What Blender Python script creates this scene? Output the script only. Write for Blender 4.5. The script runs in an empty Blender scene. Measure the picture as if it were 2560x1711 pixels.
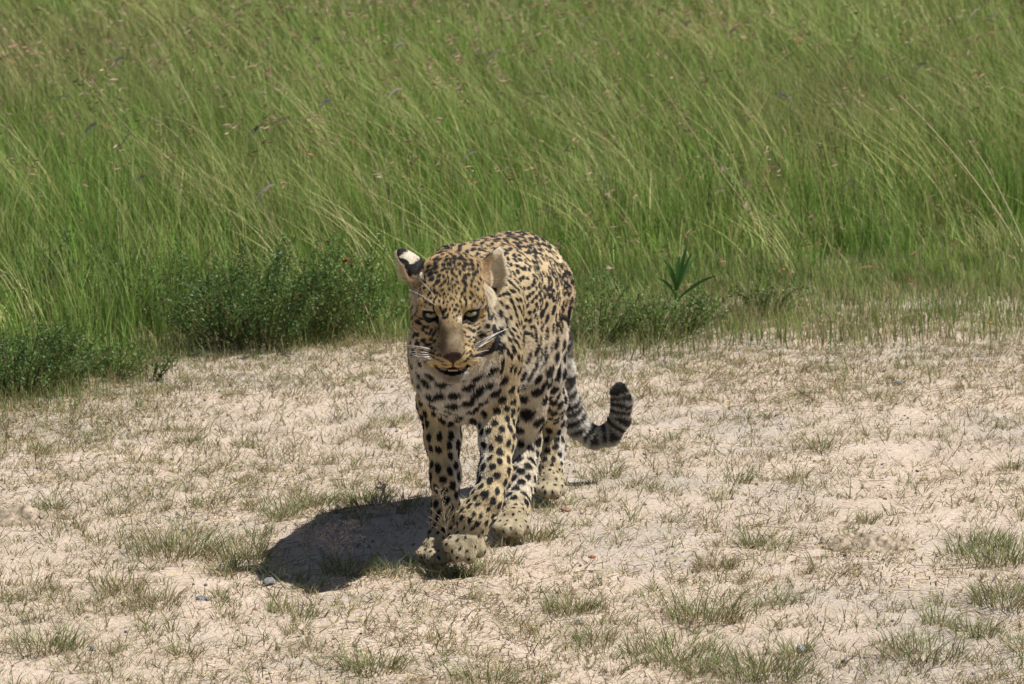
import bpy, math, random
import numpy as np
from mathutils import Vector, Matrix, kdtree, noise as mnoise

rng = np.random.default_rng(7)
random.seed(7)
C = bpy.context.scene.collection
SC = bpy.context.scene

# ------------------------------------------------------------------ camera, sky, sun, exposure
CAM_D, CAM_H, PITCH, FPX = 9.71, 2.1, math.radians(9.42), 11380.0   # telephoto from a vehicle, focal length in px of a 2560 px wide frame
cam_data = bpy.data.cameras.new('camera')
cam = bpy.data.objects.new('camera', cam_data)
C.objects.link(cam)
cam.location = (0, -CAM_D, CAM_H)
cam.rotation_euler = (math.pi / 2 - PITCH, 0, 0)
cam_data.sensor_width = 36
cam_data.lens = FPX / 2560 * 36
cam_data.clip_start = 0.1
cam_data.clip_end = 3000
cam_data.dof.use_dof = True
cam_data.dof.focus_distance = 9.75
cam_data.dof.aperture_fstop = 14
SC.camera = cam

SUN_TO = Vector((0.57, 0.035, 1.0)).normalized()       # towards the sun
sun_elev = math.asin(SUN_TO.z)
sun_az = math.atan2(SUN_TO.x, SUN_TO.y)
world = bpy.data.worlds.new('World')
SC.world = world
world.use_nodes = True
wn = world.node_tree
sky = wn.nodes.new('ShaderNodeTexSky')
sky.sky_type = 'NISHITA'
sky.sun_disc = False
sky.sun_elevation = sun_elev
sky.sun_rotation = sun_az
sky.air_density = 1.0
sky.dust_density = 1.0
bg = wn.nodes['Background']
bg.inputs['Strength'].default_value = 0.050
wn.links.new(sky.outputs[0], bg.inputs['Color'])
sun_data = bpy.data.lights.new('sun', 'SUN')
sun_data.energy = 5.0
sun_data.angle = math.radians(0.53)
sun_data.color = (1.0, 0.97, 0.925)
sun = bpy.data.objects.new('sun', sun_data)
C.objects.link(sun)
sun.rotation_euler = SUN_TO.to_track_quat('Z', 'Y').to_euler()
SC.view_settings.view_transform = 'Standard'
SC.view_settings.look = 'None'
SC.view_settings.gamma = 1
SC.view_settings.use_curve_mapping = False
SC.view_settings.exposure = 0.38
SC.cycles.max_bounces = 6
SC.cycles.diffuse_bounces = 3
SC.cycles.transmission_bounces = 4
SC.cycles.transparent_max_bounces = 6

# ------------------------------------------------------------------ helpers
sp_, cp_ = math.sin(PITCH), math.cos(PITCH)

def W(px, py, Y):
    """world point seen at pixel (px, py) of the 2560x1711 photograph, at world depth Y"""
    a = (px - 1280) / FPX
    b = (855.5 - py) / FPX
    d = (a, cp_ + b * sp_, -sp_ + b * cp_)
    t = (Y + CAM_D) / d[1]
    return np.array((a * t, Y, CAM_H + d[2] * t))

def G(px, py):
    """ground point seen at a pixel"""
    a = (px - 1280) / FPX
    b = (855.5 - py) / FPX
    d = (a, cp_ + b * sp_, -sp_ + b * cp_)
    t = -CAM_H / d[2]
    return np.array((a * t, -CAM_D + d[1] * t, 0.0))

def proj(P):
    x = P[:, 0]; y = P[:, 1] + CAM_D; z = P[:, 2] - CAM_H
    dep = y * cp_ - z * sp_
    up = y * sp_ + z * cp_
    return 1280 + FPX * x / dep, 855.5 - FPX * up / dep

def tag(o, label=None, cat=None, group=None, kind=None):
    if label: o['label'] = label
    if cat: o['category'] = cat
    if group: o['group'] = group
    if kind: o['kind'] = kind
    return o

def new_mat(name):
    m = bpy.data.materials.new(name)
    m.use_nodes = True
    return m, m.node_tree.nodes, m.node_tree.links, m.node_tree.nodes['Principled BSDF']

def attr_mat(name, rough=0.7, transl=0.0, spec=0.3, noise_amt=0.0, noise_scale=40, coat=0.0):
    """base colour from the mesh's own colour attribute 'col'"""
    m, n, l, b = new_mat(name)
    a = n.new('ShaderNodeAttribute'); a.attribute_name = 'col'
    col = a.outputs['Color']
    if noise_amt:
        nz = n.new('ShaderNodeTexNoise'); nz.inputs['Scale'].default_value = noise_scale
        tc = n.new('ShaderNodeTexCoord'); l.new(tc.outputs['Object'], nz.inputs['Vector'])
        mr = n.new('ShaderNodeMapRange'); mr.inputs['To Min'].default_value = 1 - noise_amt; mr.inputs['To Max'].default_value = 1 + noise_amt
        l.new(nz.outputs[0], mr.inputs[0])
        mx = n.new('ShaderNodeVectorMath'); mx.operation = 'SCALE'
        l.new(col, mx.inputs[0]); l.new(mr.outputs[0], mx.inputs['Scale']); col = mx.outputs[0]
    l.new(col, b.inputs['Base Color'])
    b.inputs['Roughness'].default_value = rough
    b.inputs['Specular IOR Level'].default_value = spec
    if transl:
        t = n.new('ShaderNodeBsdfTranslucent'); l.new(col, t.inputs[0])
        mix = n.new('ShaderNodeMixShader'); mix.inputs[0].default_value = transl
        l.new(b.outputs[0], mix.inputs[1]); l.new(t.outputs[0], mix.inputs[2])
        l.new(mix.outputs[0], n['Material Output'].inputs[0])
    return m

def flat_mat(name, col, rough=0.6, spec=0.4, coat=0.0):
    m, n, l, b = new_mat(name)
    b.inputs['Base Color'].default_value = (*col, 1)
    b.inputs['Roughness'].default_value = rough
    b.inputs['Specular IOR Level'].default_value = spec
    b.inputs['Coat Weight'].default_value = coat
    return m

def mesh_np(name, V, F, col=None, mat=None, parent=None, smooth=False, nside=None):
    """fast mesh from numpy: F (n,3) or (n,4)"""
    me = bpy.data.meshes.new(name)
    V = np.asarray(V, np.float32); F = np.asarray(F, np.int32)
    k = F.shape[1]
    me.vertices.add(len(V)); me.vertices.foreach_set('co', V.ravel())
    me.loops.add(F.size); me.loops.foreach_set('vertex_index', F.ravel())
    me.polygons.add(len(F))
    me.polygons.foreach_set('loop_start', np.arange(0, F.size, k, dtype=np.int32))
    if smooth: me.polygons.foreach_set('use_smooth', np.ones(len(F), bool))
    me.update(calc_edges=True)
    if col is not None:
        c4 = np.ones((len(V), 4), np.float32); c4[:, :3] = col
        at = me.attributes.new('col', 'FLOAT_COLOR', 'POINT'); at.data.foreach_set('color', c4.ravel())
    if mat: me.materials.append(mat)
    o = bpy.data.objects.new(name, me); C.objects.link(o)
    if parent: o.parent = parent
    return o

def vnoise(P, scale, seed=0, octaves=3):
    """cheap smooth value noise for arrays of points, about -1..1"""
    P = np.asarray(P, np.float64)
    out = np.zeros(len(P)); amp = 1.0; tot = 0
    for o in range(octaves):
        q = P * scale * (2 ** o) + seed * 17.31 + o * 5.7
        i = np.floor(q).astype(np.int64); f = q - i; f = f * f * (3 - 2 * f)
        acc = 0
        dims = P.shape[1]
        for c in range(2 ** dims):
            w = 1.0; h = np.full(len(P), seed * 1013 + o * 77, np.int64)
            for d in range(dims):
                b = (c >> d) & 1
                w = w * (f[:, d] if b else 1 - f[:, d])
                h = h * 73856093 ^ ((i[:, d] + b) * (19349663 if d == 0 else 83492791 if d == 1 else 49979687))
            h = (h ^ (h >> 13)) * 1274126177
            h = (h ^ (h >> 16)) & 0xFFFF
            acc = acc + w * (h / 32767.5 - 1)
        out += amp * acc; tot += amp; amp *= 0.5
    return out / tot * 1.5

def sstep(a, b, x):
    t = np.clip((x - a) / (b - a), 0, 1)
    return t * t * (3 - 2 * t)

def unit(v):
    return v / np.maximum(np.linalg.norm(v, axis=-1, keepdims=True), 1e-9)
# ------------------------------------------------------------------ ground
EDGE_PX = [(-700,1010),(0,1005),(150,990),(330,955),(420,900),(520,868),(700,868),(1000,850),(1300,885),(1450,880),(1700,858),(1850,850),(2200,848),(2560,838),(3300,830)]
EDGE_W = np.array([G(*p)[:2] for p in EDGE_PX])
def edge_y(x): return np.interp(x, EDGE_W[:, 0], EDGE_W[:, 1])

def ground_z(x, y):
    P = np.stack([x, y], 1)
    near = sstep(.35, 1.2, np.hypot(x, y - .35))
    z = .016 * vnoise(P, 1.3, 41, 2) * near + .0062 * vnoise(P, 9, 42, 2) * (.35 + .65 * near) + .0034 * vnoise(P, 30, 43, 2)
    return z * sstep(60, 20, np.hypot(x, y)) - .002

d = .0225
def axis(a, b):
    core = np.arange(a, b + d, d)
    out = [core[-1]]; st = d
    while out[-1] < 1500: st *= 1.16; out.append(out[-1] + st)
    neg = [core[0]]; st = d
    while neg[-1] > -1500: st *= 1.16; neg.append(neg[-1] - st)
    return np.concatenate([neg[:0:-1], core, out[1:]])
gx, gy = axis(-2.1, 2.1), axis(-2.0, 4.0)
GX, GY = np.meshgrid(gx, gy, indexing='ij')
fx, fy = GX.ravel(), GY.ravel()
gz_ = ground_z(fx, fy)
gi = np.arange(len(fx)).reshape(GX.shape)
gF = np.stack([gi[:-1, :-1], gi[1:, :-1], gi[1:, 1:], gi[:-1, 1:]], -1).reshape(-1, 4)
P2 = np.stack([fx, fy], 1)
n1 = vnoise(P2, 1.7, 50, 3)[:, None]; n2 = vnoise(P2, 6, 51, 3)[:, None]
sand = np.array((.595, .480, .378)) * np.ones((len(fx), 1))
sand += n1 * np.array((.035, .022, .010)) + n2 * np.array((.030, .026, .024))
grey = sstep(.15, .7, vnoise(P2, 3.1, 52, 3))[:, None]
sand = sand * (1 - grey * .55) + np.array((.47, .415, .350)) * grey * .55
inmead = sstep(-.25, .45, fy - edge_y(fx) - .75 * sstep(.1, .8, fx) + .12 * n2[:, 0])[:, None]
under = np.where((np.hypot(fx, fy) > 9)[:, None], np.array((.13, .17, .055)), np.array((.15, .14, .065)))
sand = sand * (1 - inmead) + under * inmead
ground_mat, nn, ll, bb = new_mat('sandy_soil')
at = nn.new('ShaderNodeAttribute'); at.attribute_name = 'col'
tc = nn.new('ShaderNodeTexCoord')
nz1 = nn.new('ShaderNodeTexNoise'); nz1.inputs['Scale'].default_value = 70; nz1.inputs['Detail'].default_value = 6; nz1.inputs['Roughness'].default_value = .7
nz2 = nn.new('ShaderNodeTexNoise'); nz2.inputs['Scale'].default_value = 420; nz2.inputs['Detail'].default_value = 3
vo = nn.new('ShaderNodeTexVoronoi'); vo.inputs['Scale'].default_value = 95
for q in (nz1, nz2, vo): ll.new(tc.outputs['Object'], q.inputs['Vector'])
mr = nn.new('ShaderNodeMapRange'); mr.inputs['From Min'].default_value = .3; mr.inputs['From Max'].default_value = .7; mr.inputs['To Min'].default_value = .80; mr.inputs['To Max'].default_value = 1.16
ll.new(nz1.outputs[0], mr.inputs[0])
mr2 = nn.new('ShaderNodeMapRange'); mr2.inputs['From Min'].default_value = .3; mr2.inputs['From Max'].default_value = .7; mr2.inputs['To Min'].default_value = .88; mr2.inputs['To Max'].default_value = 1.10
ll.new(nz2.outputs[0], mr2.inputs[0])
mrv = nn.new('ShaderNodeMapRange'); mrv.inputs['From Min'].default_value = .10; mrv.inputs['From Max'].default_value = .24; mrv.inputs['To Min'].default_value = .62; mrv.inputs['To Max'].default_value = 1.0
ll.new(vo.outputs['Distance'], mrv.inputs[0])
mm = nn.new('ShaderNodeMath'); mm.operation = 'MULTIPLY'; ll.new(mr.outputs[0], mm.inputs[0]); ll.new(mr2.outputs[0], mm.inputs[1])
mm2 = nn.new('ShaderNodeMath'); mm2.operation = 'MULTIPLY'; ll.new(mm.outputs[0], mm2.inputs[0]); ll.new(mrv.outputs[0], mm2.inputs[1])
sc = nn.new('ShaderNodeVectorMath'); sc.operation = 'SCALE'; ll.new(at.outputs['Color'], sc.inputs[0]); ll.new(mm2.outputs[0], sc.inputs['Scale'])
ll.new(sc.outputs[0], bb.inputs['Base Color']); bb.inputs['Roughness'].default_value = .95; bb.inputs['Specular IOR Level'].default_value = .1
bmp = nn.new('ShaderNodeBump'); bmp.inputs['Distance'].default_value = .010; bmp.inputs['Strength'].default_value = 1.0
ll.new(nz1.outputs[0], bmp.inputs['Height']); ll.new(bmp.outputs[0], bb.inputs['Normal'])
ground = mesh_np('ground', np.stack([fx, fy, gz_], 1), gF, sand, ground_mat, smooth=True)
tag(ground, kind='structure')

# ------------------------------------------------------------------ blades
def blades(base, h, w, az, lean, droop, c0, c1, seg=3, yaw=None):
    n = len(base); t = np.linspace(0, 1, seg + 1)
    dirx, diry = np.cos(az), np.sin(az)
    yaw = rng.uniform(0, math.pi, n) if yaw is None else yaw
    wx, wy = np.cos(yaw), np.sin(yaw)
    V = np.empty((n, seg + 1, 2, 3), np.float32); Cc = np.empty((n, seg + 1, 2, 3), np.float32)
    for i, tt_ in enumerate(t):
        hor = h * (lean * tt_ + droop * tt_ ** 2.2)
        z = h * tt_ * (1 - .30 * np.clip(lean + droop, 0, 1.5) * tt_)
        ww = w * (1 - tt_ ** 1.8 * .88) * .5
        cx = base[:, 0] + dirx * hor; cy = base[:, 1] + diry * hor; cz = base[:, 2] + z
        V[:, i, 0] = np.stack([cx - wx * ww, cy - wy * ww, cz], 1)
        V[:, i, 1] = np.stack([cx + wx * ww, cy + wy * ww, cz], 1)
        Cc[:, i, :, :] = (c0 + (c1 - c0) * tt_)[:, None, :]
    b = (np.arange(n) * (seg + 1) * 2)[:, None]
    F = np.concatenate([np.stack([b[:, 0] + 2 * i, b[:, 0] + 2 * i + 1, b[:, 0] + 2 * i + 3, b[:, 0] + 2 * i + 2], 1) for i in range(seg)])
    return V.reshape(-1, 3), F, Cc.reshape(-1, 3)

def merge(parts):
    V = []; F = []; K = []; o = 0
    for v, f, k in parts:
        V.append(v); F.append(f + o); K.append(k); o += len(v)
    return np.concatenate(V), np.concatenate(F), np.concatenate(K)

def pick(pal, n, wts=None):
    pal = np.array(pal); i = rng.choice(len(pal), n, p=wts)
    return pal[i] * rng.uniform(.8, 1.22, (n, 1)) * rng.uniform(.94, 1.06, (n, 3))

grass_mat = attr_mat('grass_blade', rough=.55, transl=.38, spec=.35)
dry_mat = attr_mat('dry_grass', rough=.7, transl=.22, spec=.2)
leaf_mat = attr_mat('shrub_leaf', rough=.5, transl=.30, spec=.35)

# ---- tall meadow
def halfw(y): return 1280 / FPX * (y + CAM_D) * 1.06 + .90
def scatter(n, y0, y1, dens):
    y = rng.uniform(y0, y1, n * 3); x = rng.uniform(-1, 1, n * 3) * halfw(y1)
    k = (np.abs(x) < halfw(y)) & (rng.random(n * 3) < dens(x, y))
    return x[k][:n], y[k][:n]
GREENS = [(.112,.240,.034),(.165,.320,.050),(.062,.140,.028),(.230,.360,.074),(.34,.39,.13)]
YELLOW = [(.50,.48,.19),(.60,.51,.28),(.40,.42,.15),(.42,.27,.15)]
TGREEN = [(.115,.185,.052),(.155,.225,.070),(.075,.130,.040),(.21,.26,.09)]
TDRY = [(.40,.33,.18),(.52,.43,.26),(.27,.20,.11),(.14,.09,.055)]
RED = [(.34,.18,.12),(.48,.31,.23),(.20,.10,.065)]
def mead_h(x, y):
    e = y - edge_y(x)
    right = sstep(.1, .9, x)              # short green fringe on the right
    r = np.where(x < .1, sstep(-.1, .9, e), sstep(.35, 2.3, e))
    P = np.stack([x, y], 1)
    return r * (1 + .28 * vnoise(P, 1.6, 60, 2))
layers = []
def layer(n, y0, y1, hmin, hmax, w0, w1, pal, wts, lean0, lean1, dr0, dr1, seg=3, tipmix=None, shortfringe=False):
    per = 26
    dens = lambda x, y: sstep(-.22, .25, y - edge_y(x) - (0 if shortfringe else .50) * sstep(.1, .9, x) + .18 * vnoise(np.stack([x, y], 1), 3, 61, 2))
    cx, cy = scatter(n // per, y0, y1, dens)
    ci = np.repeat(np.arange(len(cx)), per)
    rr = np.where(rng.random(len(ci)) < .3, .11, .038 if not shortfringe else .05)
    x = cx[ci] + rng.normal(0, 1, len(ci)) * rr; y = cy[ci] + rng.normal(0, 1, len(ci)) * rr
    n = len(x)
    hh = mead_h(x, y) * rng.uniform(.6, 1.25, len(cx))[ci]; h = rng.uniform(hmin, hmax, n) * (hh if not shortfringe else rng.uniform(.5, 1.3, len(cx))[ci]) + .02
    caz = rng.normal(math.pi, 1.5 if seg < 6 else .38, len(cx)); cbr = rng.uniform(.62, 1.35, (len(cx), 1)); chue = pick(pal, len(cx), wts); odd = rng.random(len(cx)) < .13; chue[odd] = pick([(.34,.27,.13),(.42,.36,.19),(.26,.17,.10),(.30,.30,.12)], int(odd.sum())); cl = rng.uniform(.3, 1.5, len(cx))
    if not shortfringe:
        k = rng.random(n) < np.clip(hh * 3, .12, 1); x, y, h, ci = x[k], y[k], h[k], ci[k]; n = len(x)
    base = np.stack([x, y, np.full(n, -.004)], 1)
    az = caz[ci] + rng.normal(0, .8 if seg < 6 else .30, n)
    pn = np.stack([x, y], 1); gust = 1 + .55 * vnoise(pn, 1.1, 68, 2)
    lean = rng.uniform(lean0, lean1, n) * gust * sstep(-2, 8, y) * cl[ci] * (.34 if seg < 6 else .85); droop = rng.uniform(dr0, dr1, n)
    c = (pick(pal, n, wts) * .5 + chue[ci] * .5) * cbr[ci]
    # drier, browner patches, mostly at the far left
    P = np.stack([x, y], 1)
    dry = sstep(.1, .9, vnoise(P, .55, 62, 3) + .25 * sstep(.5, -1.5, x) * sstep(5, 9, y))[:, None] * .34
    c = c * (1 - dry) + np.array((.36, .30, .16)) * dry * rng.uniform(.45, 1.2, (n, 1))
    c1 = c * rng.uniform(.9, 1.5, (n, 1)) + np.array((.035, .02, .0))
    layers.append(blades(base, h, rng.uniform(w0, w1, n), az, lean, droop, c * .9, c1, seg, rng.normal(0, .9, n)))
layer(110000, 1.6, 9.0, .07, .26, .0022, .0048, GREENS + YELLOW, [.22,.24,.16,.16,.09,.04,.03,.035,.025], .0, .45, .0, .45)
layer(85000, 9.0, 17.0, .09, .30, .0030, .0068, GREENS + YELLOW, [.20,.22,.15,.15,.10,.05,.04,.05,.04], .0, .45, .0, .5, 2)
layer(50000, 1.5, 4.4, .018, .066, .0016, .0032, GREENS + TGREEN + TDRY, [.07,.06,.07,.05,.06,.12,.12,.09,.08,.11,.08,.06,.03], .1, .8, .0, .5, 2, shortfringe=True)
V, F, K = merge(layers)
meadow = mesh_np('meadow_grass', V, F, K, grass_mat)
tag(meadow, kind='stuff')
layers = []
layer(7600, 2.4, 16.0, .26, .52, .0015, .0030, YELLOW + GREENS[2:], [.26,.20,.22,.10,.07,.08,.07], .25, .75, .10, .70, 6)
V, F, K = merge(layers)
tag(mesh_np('grass_stems', V, F, K, dry_mat), kind='stuff')
# coarse grass outside the densely built wedge, out to where it no longer matters
fxx = rng.uniform(-14, 14, 34000); fyy = rng.uniform(1.5, 30, 34000)
k = (np.abs(fxx) > halfw(fyy) * .97) & (fyy > edge_y(fxx) + .1) | (fyy > 16.5); fxx, fyy = fxx[k], fyy[k]; n = len(fxx)
V, F, K = blades(np.stack([fxx, fyy, fxx * 0], 1), rng.uniform(.12, .36, n), rng.uniform(.012, .030, n), rng.normal(math.pi, .8, n), rng.uniform(0, .5, n), rng.uniform(0, .4, n), pick(GREENS, n), pick(GREENS + YELLOW[:1], n), 2)
tag(mesh_np('outer_grass', V, F, K, grass_mat), kind='stuff')
# seed heads: tips of loose stalks carry small brown spikelets or grey-purple fingers
def seedheads(n, y0, y1):
    x, y = scatter(n, y0, y1, lambda x, y: sstep(.4, 1.2, y - edge_y(x)) * (.35 + .65 * sstep(-.3, .5, vnoise(np.stack([x, y], 1), .9, 66, 2))))
    n = len(x); Vs = []; Fs = []; Ks = []; o = 0
    HH = rng.uniform(.34, .60, n) * mead_h(x, y) + .05; AZ = rng.normal(math.pi, .4, n); LE = rng.uniform(.15, .5, n); DR = rng.uniform(.05, .4, n)
    sv, sf, sk = blades(np.stack([x, y, x * 0], 1), HH, np.full(n, .0022), AZ, LE, DR, pick(GREENS, n), pick(YELLOW + RED[:2], n), 5)
    for i in range(n):
        h = HH[i]; az = AZ[i]; hl = h * (LE[i] + DR[i])
        tip = np.array((x[i] + hl * math.cos(az), y[i] + hl * math.sin(az), h * (1 - .30 * min(LE[i] + DR[i], 1.5))))
        kind = rng.random()
        if kind < .98:
            c = pick(RED + [(.40,.28,.2)], 1)[0]
            for q in range(rng.integers(2, 6)):
                p = tip + rng.normal(0, .010, 3); dd = unit(np.array((math.cos(az), math.sin(az), -.35)) + rng.normal(0, .5, 3)) * rng.uniform(.009, .018)
                s = unit(np.cross(dd, rng.normal(0, 1, 3))) * .0022
                Vs += [p - dd, p + s, p + dd, p - s]; Fs.append((o, o + 1, o + 2, o + 3)); o += 4; Ks += [c * rng.uniform(.8, 1.3)] * 4
        else:
            c = np.array((.42, .34, .29)) * rng.uniform(.8, 1.2)
            for q in range(rng.integers(1, 4)):
                L = rng.uniform(.04, .07); up = np.array((0, 0, rng.uniform(-.1, .5))); dx = np.array((math.cos(az), math.sin(az) + rng.normal(0, .2), 0))
                p0 = tip; w = np.array((0, .2, 1.0)) * .0028
                pts = [p0 + (dx * t + up * t - np.array((0, 0, .9)) * t * t) * L for t in (0, .33, .66, 1)]
                for a_, b_, wa, wb in zip(pts[:-1], pts[1:], (.5, 1, 1), (1, 1, .2)):
                    Vs += [a_ - w * wa, a_ + w * wa, b_ + w * wb, b_ - w * wb]; Fs.append((o, o + 1, o + 2, o + 3)); o += 4; Ks += [c] * 4
    return merge([(sv, sf, sk), (np.array(Vs), np.array(Fs), np.array(Ks))])
V, F, K = seedheads(3600, 2.6, 16)
tag(mesh_np('seeding_grass', V, F, K, dry_mat), kind='stuff')

# ---- sparse turf on the sand
def tuft(cx, cy, R_, nb, h0, h1, green, spread=.9, seg=3):
    r = R_ * np.sqrt(rng.random(nb)); a = rng.uniform(0, 2 * math.pi, nb)
    x = cx + r * np.cos(a); y = cy + r * np.sin(a) * .9
    z = ground_z(x, y) - .002
    g = rng.random(nb) < green
    c = np.where(g[:, None], pick(TGREEN, nb), pick(TDRY, nb))
    c0 = c * .5 + pick(TDRY, nb) * .5
    h = rng.uniform(h0, h1, nb) * np.where(g, 1, .8)
    az = a + rng.normal(0, .7, nb)
    return blades(np.stack([x, y, z], 1), h, rng.uniform(.0012, .0028, nb), az, rng.uniform(.1, spread, nb), rng.uniform(0, .6, nb), c0, c, seg)
named = []   # (px, py, radius, blades, h0, h1, green, label)
TUFTS = [
 (600,1405,.060,150,.03,.075,.55,'straw and green grass clump at the outer edge of the leopard shadow'),
 (430,1390,.095,230,.03,.08,.50,'broad dry grass clump left of the shadow, the widest on that side'),
 (300,1480,.050,110,.03,.06,.30,'brown based dry clump in the lower left, below the broad clump'),
 (385,1530,.050,90,.03,.06,.25,'small dead brown clump left of the grey stone in the lower left'),
 (120,1625,.075,150,.03,.06,.70,'green clump near the lower left corner of the bare sand'),
 (880,1430,.060,150,.02,.055,.65,'green tuft in front of the shadow below the dark seed panicles'),
 (1190,1435,.050,110,.02,.055,.60,'tuft right below the raised forepaw'),
 (1330,1345,.045,110,.02,.050,.55,'tuft touching the left hind paw'),
 (930,1680,.055,140,.02,.060,.75,'fresh green tuft at the bottom edge, below the leopard'),
 (1205,1700,.060,120,.02,.050,.70,'wide low tuft cut by the bottom edge right of centre'),
 (1690,1625,.100,260,.02,.060,.70,'wide dark green clump near the bottom edge, right of centre'),
 (1905,1670,.090,240,.03,.075,.72,'tallest green clump at the bottom edge in the right half'),
 (1765,1540,.070,170,.03,.095,.60,'tall mixed clump with upright stalks standing on bare sand at lower right'),
 (1790,1420,.045,120,.02,.050,.40,'brown hearted tuft on the sand right of the red pebble'),
 (2340,1560,.028,50,.03,.060,.65,'lone small yellow green tuft on a brown root in open sand'),
 (2500,1385,.120,330,.02,.055,.92,'dark grey green mat of grass at the right edge'),
 (2520,1510,.070,170,.03,.070,.55,'straw coloured clump with brown base at the right edge'),
 (2310,1640,.085,170,.02,.065,.70,'loose spreading green clump in the lower right'),
 (2440,1590,.050,110,.02,.055,.70,'green clump with broad blades above the lower right corner'),
 (1430,1520,.060,190,.02,.045,.70,'short brush-like green tuft just right of centre near the bottom'),
]
for px_, py_, R_, nb, h0, h1, gr, lab in TUFTS:
    g0 = G(px_, py_)
    v, f, k = tuft(g0[0], g0[1], R_ * 1.1, int(nb * 1.5), h0 * 1.1, h1 * 1.2, gr)
    o = mesh_np('grass_tuft', v, f, k, dry_mat)
    off = Vector((g0[0], g0[1], 0)); o.data.transform(Matrix.Translation(-off)); o.location = off
    tag(o, lab, 'grass tuft', 'larger grass tufts on the sand')
parts = []
m = 60000
ty = rng.uniform(-1.5, 3.6, m); tx = rng.uniform(-1, 1, m) * halfw(ty); te = ty - edge_y(tx); q = np.stack([tx, ty], 1)
dn = .46 + .22 * vnoise(q, 1.5, 70, 2) + .34 * vnoise(q, 8, 71, 2) + .85 * sstep(-1.15, -.1, te) + .20 * sstep(.2, -1.2, tx) - .35 * sstep(.45, .2, np.hypot(tx * .6, ty - .1))
k = (rng.random(m) < dn * .50) & (te < .35 + .7 * sstep(.1, .8, tx)); tx, ty, te = tx[k], ty[k], te[k]
for x, y, e in zip(tx, ty, te):
    parts.append(tuft(x, y, rng.uniform(.004, .030), int(rng.integers(3, 14)), .012, rng.uniform(.024, .066) * (1 - .3 * float(sstep(-.9, 0, e))), rng.uniform(.05, .62), 1.2, 2))
print('TURF', len(parts))
for q in range(70):
    y = rng.uniform(-1.2, 1.6); x = rng.uniform(-1, 1) * halfw(y)
    if math.hypot(x + .05, y - .2) < .55: continue
    parts.append(tuft(x, y, rng.uniform(.02, .06), int(rng.integers(40, 110)), .02, rng.uniform(.045, .085), rng.uniform(.4, .8), 1.0, 3))
for px_, py_ in ((720,1275),(760,1262),(800,1258),(850,1255),(900,1252),(950,1255),(1000,1262),(680,1300),(650,1335),(625,1370),(700,1290),(780,1268),(930,1258),(1030,1268),(640,1400),(680,1440),(720,1455),(780,1462),(960,1440),(1000,1435)):
    g0 = G(px_, py_); parts.append(tuft(g0[0], g0[1], .035, 44, .02, .065, .7, .9, 2))
for px_, py_ in ((1065,1425),(1100,1435),(1150,1440),(1190,1425),(1235,1365),(1265,1360),(1300,1352),(1350,1262),(1385,1262),(1410,1255),(1040,1400),(1085,1440),(1130,1428),(1212,1400)):
    g0 = G(px_ + rng.normal(0, 6), py_ + 4)
    for q in range(3): parts.append(tuft(g0[0] + rng.normal(0, .012), g0[1] + rng.normal(0, .008), .014, 14, .02, .055, .5, 1.0, 2))
# short loose blades and dead stubble between the tufts
m = 60000
sy = rng.uniform(-1.6, 3.4, m); sx_ = rng.uniform(-1, 1, m) * halfw(sy); q = np.stack([sx_, sy], 1)
k = (rng.random(m) < .45 + .45 * vnoise(q, 4, 73, 3) + .4 * sstep(-1.2, 0, sy - edge_y(sx_))) & (sy < edge_y(sx_) + .5); sx_, sy = sx_[k], sy[k]; n = len(sx_)
g_ = (rng.random(n) < .38)[:, None]
V1, F1, K1 = blades(np.stack([sx_, sy, ground_z(sx_, sy) - .001], 1), rng.uniform(.010, .038, n), rng.uniform(.0016, .0034, n), rng.uniform(0, 6.28, n), rng.uniform(.2, 1.6, n), rng.uniform(0, .3, n), pick(TDRY, n), np.where(g_, pick(TGREEN, n), pick(TDRY, n)), 1)
tag(mesh_np('stubble', V1, F1, K1, dry_mat), kind='stuff')
V, F, K = merge(parts)
tag(mesh_np('sparse_turf', V, F, K, dry_mat), kind='stuff')
# lying straw and litter
n = 42000
y = rng.uniform(-1.6, 3.4, n); x = rng.uniform(-1, 1, n) * halfw(y); k = (vnoise(np.stack([x, y], 1), 2.5, 72, 2) + .8 * sstep(-.8, .2, y - edge_y(x)) > rng.uniform(-.5, .6, n)); x, y = x[k], y[k]; n = len(x)
a = rng.uniform(0, math.pi, n); L = .004 + .022 * rng.random(n) ** 2; w = .0010
z = ground_z(x, y) + .0025 + rng.uniform(0, .003, n)
dx, dy = np.cos(a) * L, np.sin(a) * L; sx, sy = -np.sin(a) * w, np.cos(a) * w
tz = rng.uniform(-.1, .25, n) * L
V = np.stack([np.stack([x - dx - sx, y - dy - sy, z], 1), np.stack([x + dx - sx, y + dy - sy, z + tz], 1), np.stack([x + dx + sx, y + dy + sy, z + tz + .001], 1), np.stack([x - dx + sx, y - dy + sy, z + .001], 1)], 1).reshape(-1, 3)
F = np.arange(4 * n).reshape(-1, 4)
K = np.repeat(pick(TDRY + [(.22,.14,.09)], n), 4, 0)
tag(mesh_np('straw_litter', V, F, K, dry_mat), kind='stuff')

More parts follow.
